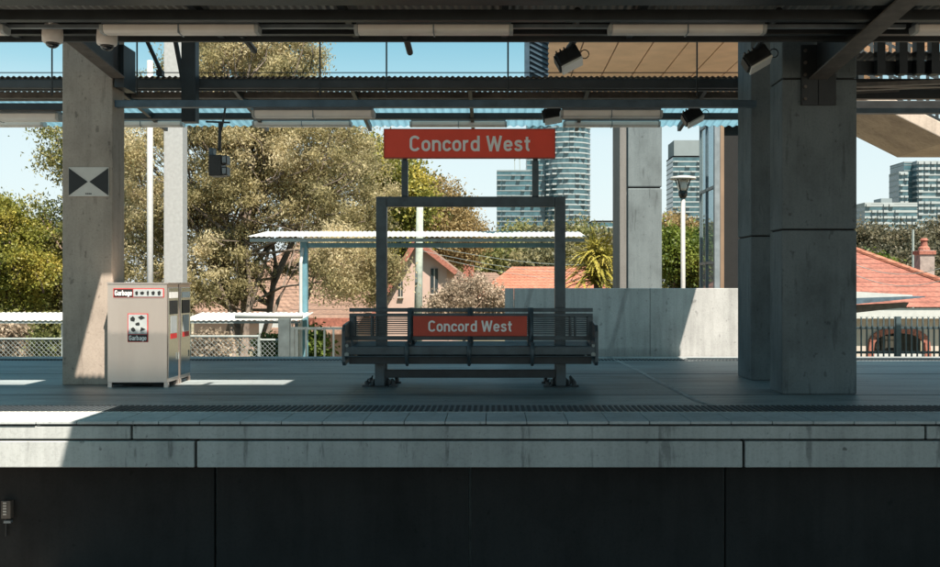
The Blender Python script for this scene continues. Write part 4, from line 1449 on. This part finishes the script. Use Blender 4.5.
# big pale gum tree filling the middle left
tree('gum_tree', 'huge pale olive gum tree filling the view behind the hanging speaker', 'tree', (X(245, 31), 31, -1.8),
     [B(235, 95, 31, 85, 2.6, 75, 204), B(310, 150, 31, 75, 2.3, 60, 142), B(175, 165, 31, 70, 2.4, 85, 161), B(345, 200, 30, 52, 1.8, 50, 80),
      B(260, 205, 31, 90, 2.2, 60, 136), B(350, 265, 28, 50, 1.3, 40, 74), B(220, 268, 30, 48, 1.6, 40, 62), B(140, 245, 31, 40, 2, 55, 74), B(255, 40, 31, 75, 2.2, 45, 105)],
     (.10, .036), 'leaf_gum', 'bark_mid', .21, 250, .13, 12, .8, twigs=420, seed=3, stems=5)
tree('gum_tree', 'slender gum with sparse sprays of leaves close to the left column', 'tree', (X(100, 35), 35, -1.8),
     [B(58, 150, 35, 14, .7, 30, 26), B(78, 130, 35, 30, 1.2, 40, 50), B(60, 225, 35, 32, 1.5, 30, 60), B(105, 200, 35, 45, 1.8, 90, 170)],
     (.13, .055), 'leaf_gum_green', 'bark', .26, 60, .16, 10, .6, seed=5)
tree('broad_tree', 'yellow green tree at the far left edge', 'tree', (X(8, 33), 33, -1.8),
     [B(5, 232, 33, 32, 1.5, 32, 130), B(-30, 240, 33, 40, 1.5, 45, 100), B(18, 265, 33, 40, 1.5, 35, 130), B(-10, 290, 33, 60, 1.5, 25, 90)],
     (.10, .055), 'leaf_yellow', 'bark_dark', .20, 110, .14, 14, .2, twigs=120, seed=8)
tree('broad_tree', 'green and gold tree just left of the concrete column', 'tree', (X(52, 36), 36, -1.8),
     [B(50, 245, 36, 28, 1.5, 28, 100), B(62, 280, 36, 40, 1.6, 32, 130), B(30, 290, 36, 30, 1.4, 26, 80)],
     (.10, .055), 'leaf_gum_green', 'bark_dark', .20, 110, .14, 14, .2, twigs=120, seed=9)
tree('broad_tree', 'yellow green tree behind the left end of the red sign', 'tree', (X(400, 48), 48, -1.8),
     [B(395, 180, 48, 30, 2, 28, 110), B(412, 205, 48, 24, 1.8, 24, 80), B(372, 160, 48, 26, 1.8, 22, 70), B(390, 235, 48, 40, 2, 35, 80)],
     (.17, .09), 'leaf_yellow', 'bark_dark', .38, 80, .2, 8, .2, seed=11)
tree('broad_tree', 'round brown olive tree below the red sign', 'tree', (X(440, 62), 62, -1.8),
     [B(432, 215, 62, 34, 2.6, 36, 170), B(455, 238, 62, 32, 2.4, 30, 130), B(415, 240, 62, 30, 2.4, 35, 90)],
     (.18, .09), 'leaf_brown', 'bark_dark', .4, 95, .25, 8, .2, seed=12)
tree('round_shrub', 'round greyish shrub just above the bench back', 'shrub', (X(470, 36), 36, -1.8),
     [B(472, 297, 36, 33, 1.0, 22, 110), B(450, 306, 36, 26, .9, 18, 70), B(494, 306, 36, 20, .8, 16, 50)],
     (.11, .045), 'leaf_grey', 'bark', .14, 60, .07, 10, 0, seed=14)
tree('broad_tree', 'bright green tree behind the street lamp', 'tree', (X(684, 37), 37, -1.8),
     [B(682, 262, 37, 26, 1.3, 30, 130), B(668, 250, 37, 16, 1.2, 22, 50), B(702, 258, 37, 14, 1.2, 28, 50)],
     (.13, .07), 'leaf_bright', 'bark_dark', .22, 70, .14, 6, .2, seed=15)
tree('broad_tree', 'brown bushy tree rising above the bright green one by the lamp', 'tree', (X(680, 55), 55, -1.8),
     [B(674, 236, 55, 22, 1.8, 20, 80), B(700, 240, 55, 20, 1.8, 18, 60)],
     (.18, .09), 'leaf_brown', 'bark_dark', .32, 70, .2, 6, .2, seed=16)

# frond tree (palm like) beside the pier
t = thing('palm_tree', 'yellow green palm like tree left of the tall pier', 'palm', (X(598, 40), 40, -1.8))
rng = np.random.default_rng(21)
fr = MB()
hub = Vector((X(597, 40), 40, Z(262, 40)))
for i in range(260):
    a = rng.uniform(0, 2 * math.pi)
    el = rng.uniform(-.25, 1.45)
    L = rng.uniform(.9, 1.75)
    st = hub + Vector((rng.normal(0, .22), rng.normal(0, .2), rng.uniform(-.9, .6)))
    d = Vector((math.cos(a) * math.cos(el), math.sin(a) * math.cos(el), math.sin(el)))
    side = d.cross(Vector((0, 0, 1))).normalized()
    prev = st
    for s in range(9):
        p = st + d * L * (s + 1) / 9 - Vector((0, 0, .45 * L * ((s + 1) / 9) ** 2))
        w = .11 * (1 - s / 11)
        for sg in (-1, 1):
            tip = prev.lerp(p, .5) + side * sg * w + d * .16 - Vector((0, 0, .08))
            n0 = prev + Vector((0, 0, .012))
            fr.add([prev, p, tip, n0], [(0, 1, 2), (3, 2, 1)])
        prev = p
fr.build('crown', M['leaf_gold'], t, recalc=False)
tk = MB().tube([(hub.x, 40, -1.9), (hub.x + .05, 40, -.4), (hub.x, 40, hub.z)], [.2, .16, .14], 10).build('trunk', M['bark_dark'], t, smooth=True)

# far belt trees
belt = [(446, 250, 96, 22, 22), (478, 252, 100, 24, 18), (502, 250, 108, 22, 16), (520, 246, 104, 20, 20), (545, 248, 98, 24, 20), (566, 242, 106, 20, 22),
        (588, 246, 100, 20, 20), (606, 250, 96, 18, 18), (626, 250, 104, 26, 18), (492, 262, 84, 26, 12), (540, 262, 82, 26, 12), (578, 264, 84, 22, 12),
        (380, 240, 92, 34, 30), (340, 238, 96, 34, 26), (648, 250, 100, 24, 18), (715, 245, 98, 26, 18)]
for i, (px, py, Y, rx, rz) in enumerate(belt):
    s = Y / F
    tree('far_tree', 'olive tree of the far belt below the city towers', 'tree', (X(px, Y), Y, -1.8),
         [B(px, py, Y, rx, 2.6, rz, 70), B(px + random.uniform(-8, 8), py + 14, Y, rx * .95, 2.4, rz, 50), B(px, py + 30, Y, rx, 2.2, 16, 30)],
         (.34, .2), 'leaf_far' if i % 3 else 'leaf_gum_green', 'bark_dark', .65, 60, .3, 5, .1, 'far belt of trees', seed=40 + i)
belt2 = [(866, 250, 76, 22, 24), (892, 246, 80, 24, 20), (916, 252, 74, 22, 24), (938, 246, 78, 22, 24), (880, 268, 66, 24, 18), (908, 272, 64, 24, 18), (935, 268, 66, 24, 22), (960, 254, 76, 24, 26), (848, 252, 78, 18, 24)]
for i, (px, py, Y, rx, rz) in enumerate(belt2):
    tree('far_tree', 'dark olive tree beyond the red roof at the right', 'tree', (X(px, Y), Y, -1.8),
         [B(px, py, Y, rx, 2.2, rz, 80), B(px + random.uniform(-6, 6), py + 16, Y, rx, 2, rz, 60)],
         (.24, .14), 'leaf_dark', 'bark_dark', .45, 62, .25, 5, .1, 'dark trees beyond the red roof', seed=70 + i)
tree('broad_tree', 'bright yellow green bush over the red hip of the roof', 'bush', (X(876, 52), 52, -1.8),
     [B(876, 266, 52, 16, .8, 9, 40), B(868, 275, 52, 18, .8, 12, 40)], (.2, .11), 'leaf_bright', 'bark_dark', .26, 40, .1, 4, 0, seed=90)
t = thing('light_mast', 'thin pale light mast among the dark trees at the right', 'mast', (X(913, 60), 60, -1.8))
MB().tube([(X(913, 60), 60, -1.8), (X(913, 60), 60, Z(229, 60))], .07, 8).build('pole', M['wire'], t)
# shrubs behind the fences
for i, (px, py, Y, rx, rz, mt, nm, lab) in enumerate((
        (311, 345, 23, 13, 14, 'leaf_bright', 'hedge_bush', 'bright green bush behind the bar fence'),
        (272, 350, 24, 10, 10, 'leaf_bright', 'hedge_bush', 'small green bush behind the low chain link'),
        (20, 333, 26, 34, 16, 'leaf_grey', 'hedge_bush', 'greyish shrub under the low roof at far left'),
        (52, 335, 25, 14, 20, 'leaf_gum_green', 'hedge_bush', 'green shrub behind the chain link beside the column'),
        (208, 344, 27, 22, 12, 'leaf_grey', 'hedge_bush', 'brownish scrub behind the chain link right of the bin'),
        (-20, 330, 27, 40, 20, 'leaf_gum_green', 'hedge_bush', 'scrub cut by the left edge behind the fence'))):
    tree(nm, lab, 'bush', (X(px, Y), Y, -1.8), [B(px, py, Y, rx, .6, rz, 60), B(px, py + 18, Y, rx, .6, rz, 40)],
         (.12, .06), mt, 'bark_dark', .14, 36, .04, 4, 0, seed=100 + i)
# leaning stems of the gum seen above the low roof
mb = MB()
for (pts, r) in ((((246, 345), (244, 318), (252, 285), (262, 250)), .11), (((270, 352), (290, 322), (304, 298), (312, 262)), .09),
                 (((236, 345), (228, 310), (212, 280), (205, 240)), .08), (((252, 340), (276, 300), (290, 270), (322, 215)), .07),
                 (((240, 335), (248, 290), (240, 240), (246, 190)), .08)):
    mb.tube([(X(px, 29.6), 29.6 + .3 * i, Z(py, 29.6) - (1.2 if i == 0 else 0)) for i, (px, py) in enumerate(pts)], [r * (1 - .2 * i) for i in range(4)], 9)
gum = bpy.data.objects['gum_tree']
mb.build('stem', M['bark_mid'], gum, recalc=False, smooth=True)

# ================================================================== CITY TOWERS


def tower(label, name, plan, Y0, z1, fh, slab_mat, body_mat, balc=0.0, seed=1, zbase=-1.8, bays=None, crown=None, frac=.34):
    """plan: list of (x, y) seen from above"""
    rng = random.Random(seed)
    cx = sum(p[0] for p in plan) / len(plan)
    cy = sum(p[1] for p in plan) / len(plan)
    t = thing(name, label, 'tower', (cx, cy, zbase))
    MB().prism(plan, 'z', zbase, z1).build('facade', M[body_mat], t)
    sl = MB()
    z = zbase + fh
    big = [(cx + (x - cx) * 1.012, cy + (y - cy) * 1.012) for x, y in plan]
    while z < z1 - .2:
        sl.prism(big, 'z', z, z + fh * frac)
        z += fh
    sl.prism(big, 'z', z1 - .3, z1 + .5)
    if balc:
        b = sl
        z = zbase + fh
        x0, x1 = min(p[0] for p in plan), max(p[0] for p in plan)
        y0 = min(p[1] for p in plan)
        nb = bays or 7
        while z < z1 - 1:
            for i in range(nb):
                if rng.random() < balc:
                    xa = x0 + (x1 - x0) * (i + .12) / nb
                    xb = x0 + (x1 - x0) * (i + .88) / nb
                    xm = (xa + xb) / 2
                    ys = [yy for yy in [front_y(plan, xm)]][0]
                    b.box(xa, xb, ys - 1.3, ys + .5, z - .1, z + fh * frac * 1.02)
            z += fh
    sl.build('floor_bands', M[slab_mat], t)
    return t


def front_y(plan, x):
    best = None
    n = len(plan)
    for i in range(n):
        (xa, ya), (xb, yb) = plan[i], plan[(i + 1) % n]
        if min(xa, xb) <= x <= max(xa, xb) and abs(xb - xa) > 1e-6:
            y = ya + (yb - ya) * (x - xa) / (xb - xa)
            best = y if best is None else min(best, y)
    return best if best is not None else min(p[1] for p in plan)


def rectplan(px0, px1, Y, d): return [(X(px0, Y), Y), (X(px1, Y), Y), (X(px1, Y), Y + d), (X(px0, Y), Y + d)]


TY = 620.0
cxx, rxx = X(569, TY), (X(592, TY) - X(546, TY)) / 2
curved = [(cxx + rxx * math.cos(a), TY + 12 - 12 * math.sin(a)) for a in [math.pi * k / 12 for k in range(13)]] + [(cxx - rxx, TY + 30), (cxx + rxx, TY + 30)]
tower('tall curved apartment tower with white balcony bands right of the red sign', 'city_tower', curved[:13] + [curved[13], curved[14]], TY, Z(100, TY), 3.15, 'tower_white', 'tower_glass', .40, 3, bays=8, frac=.25)
tower('teal glass tower slab behind the end of the red sign', 'city_tower', rectplan(527, 549, TY + 12, 22), TY, Z(112, TY), 3.15, 'tower_grey', 'tower_teal', .35, 4, bays=6, frac=.22)
t2 = tower('lower glass tower left of the tall curved tower', 'city_tower', rectplan(497, 530, TY - 20, 26), TY, Z(174, TY), 3.0, 'tower_grey', 'tower_teal', .4, 5, bays=7, frac=.25)
tower('single dark topped tower seen behind the street lamp', 'city_tower', rectplan(673, 702, TY + 20, 24), TY, Z(152, TY), 3.15, 'tower_white', 'tower_glass', .4, 6, bays=5, frac=.24)
t = [o for o in bpy.data.objects if o.get('label', '').startswith('single dark topped')][0]
MB().prism(rectplan(674, 701, TY + 20, 22), 'z', Z(152, TY) + .6, Z(135, TY)).build('plant_room', M['tower_grey'], t)
tower('tall white banded tower at the right edge', 'city_tower', rectplan(917, 955, 560, 24), TY, Z(161, 560), 3.1, 'tower_white', 'tower_glass', .7, 7, bays=6, frac=.4)
tower('dark glass tower joined to the white banded one at the right', 'city_tower', rectplan(904, 916.5, 566, 20), TY, Z(162, 566), 3.1, 'tower_grey', 'tower_teal', 0, 8, frac=.15)
tower('narrow stepped tower block at the right with side balconies', 'city_tower', rectplan(899, 908, 556, 14), TY, Z(172, 556), 3.1, 'tower_white', 'tower_glass', .6, 9, bays=2, frac=.3)
t5 = tower('broad low apartment block with white bands at the right', 'city_tower', rectplan(865, 917, 520, 24), TY, Z(203, 520), 3.0, 'tower_white', 'tower_glass', .5, 10, bays=9, frac=.38)
MB().prism(rectplan(881, 892, 525, 10), 'z', Z(202, 520), Z(197, 520)).build('plant_room', M['tower_grey'], t5)
tower('low distant office block between curved tower and pier', 'city_tower', rectplan(592, 622, 540, 20), TY, Z(221, 540), 3.2, 'tower_white', 'tower_teal', .0, 11, frac=.3)
# tower crane
t = thing('tower_crane', 'tiny pale crane on the roof of the lower tower', 'crane', (X(518, 600), 600, Z(174, 600)))
mb = MB()
for (a, b) in (((515, 176), (514.5, 158)), ((514.5, 160), (518.5, 153)), ((520, 176), (519.5, 157)), ((519.5, 159), (523, 151))):
    mb.bar((X(a[0], 610), 610, Z(a[1], 610)), (X(b[0], 610), 610, Z(b[1], 610)), .5, .5)
mb.build('lattice', M['wire'], t)
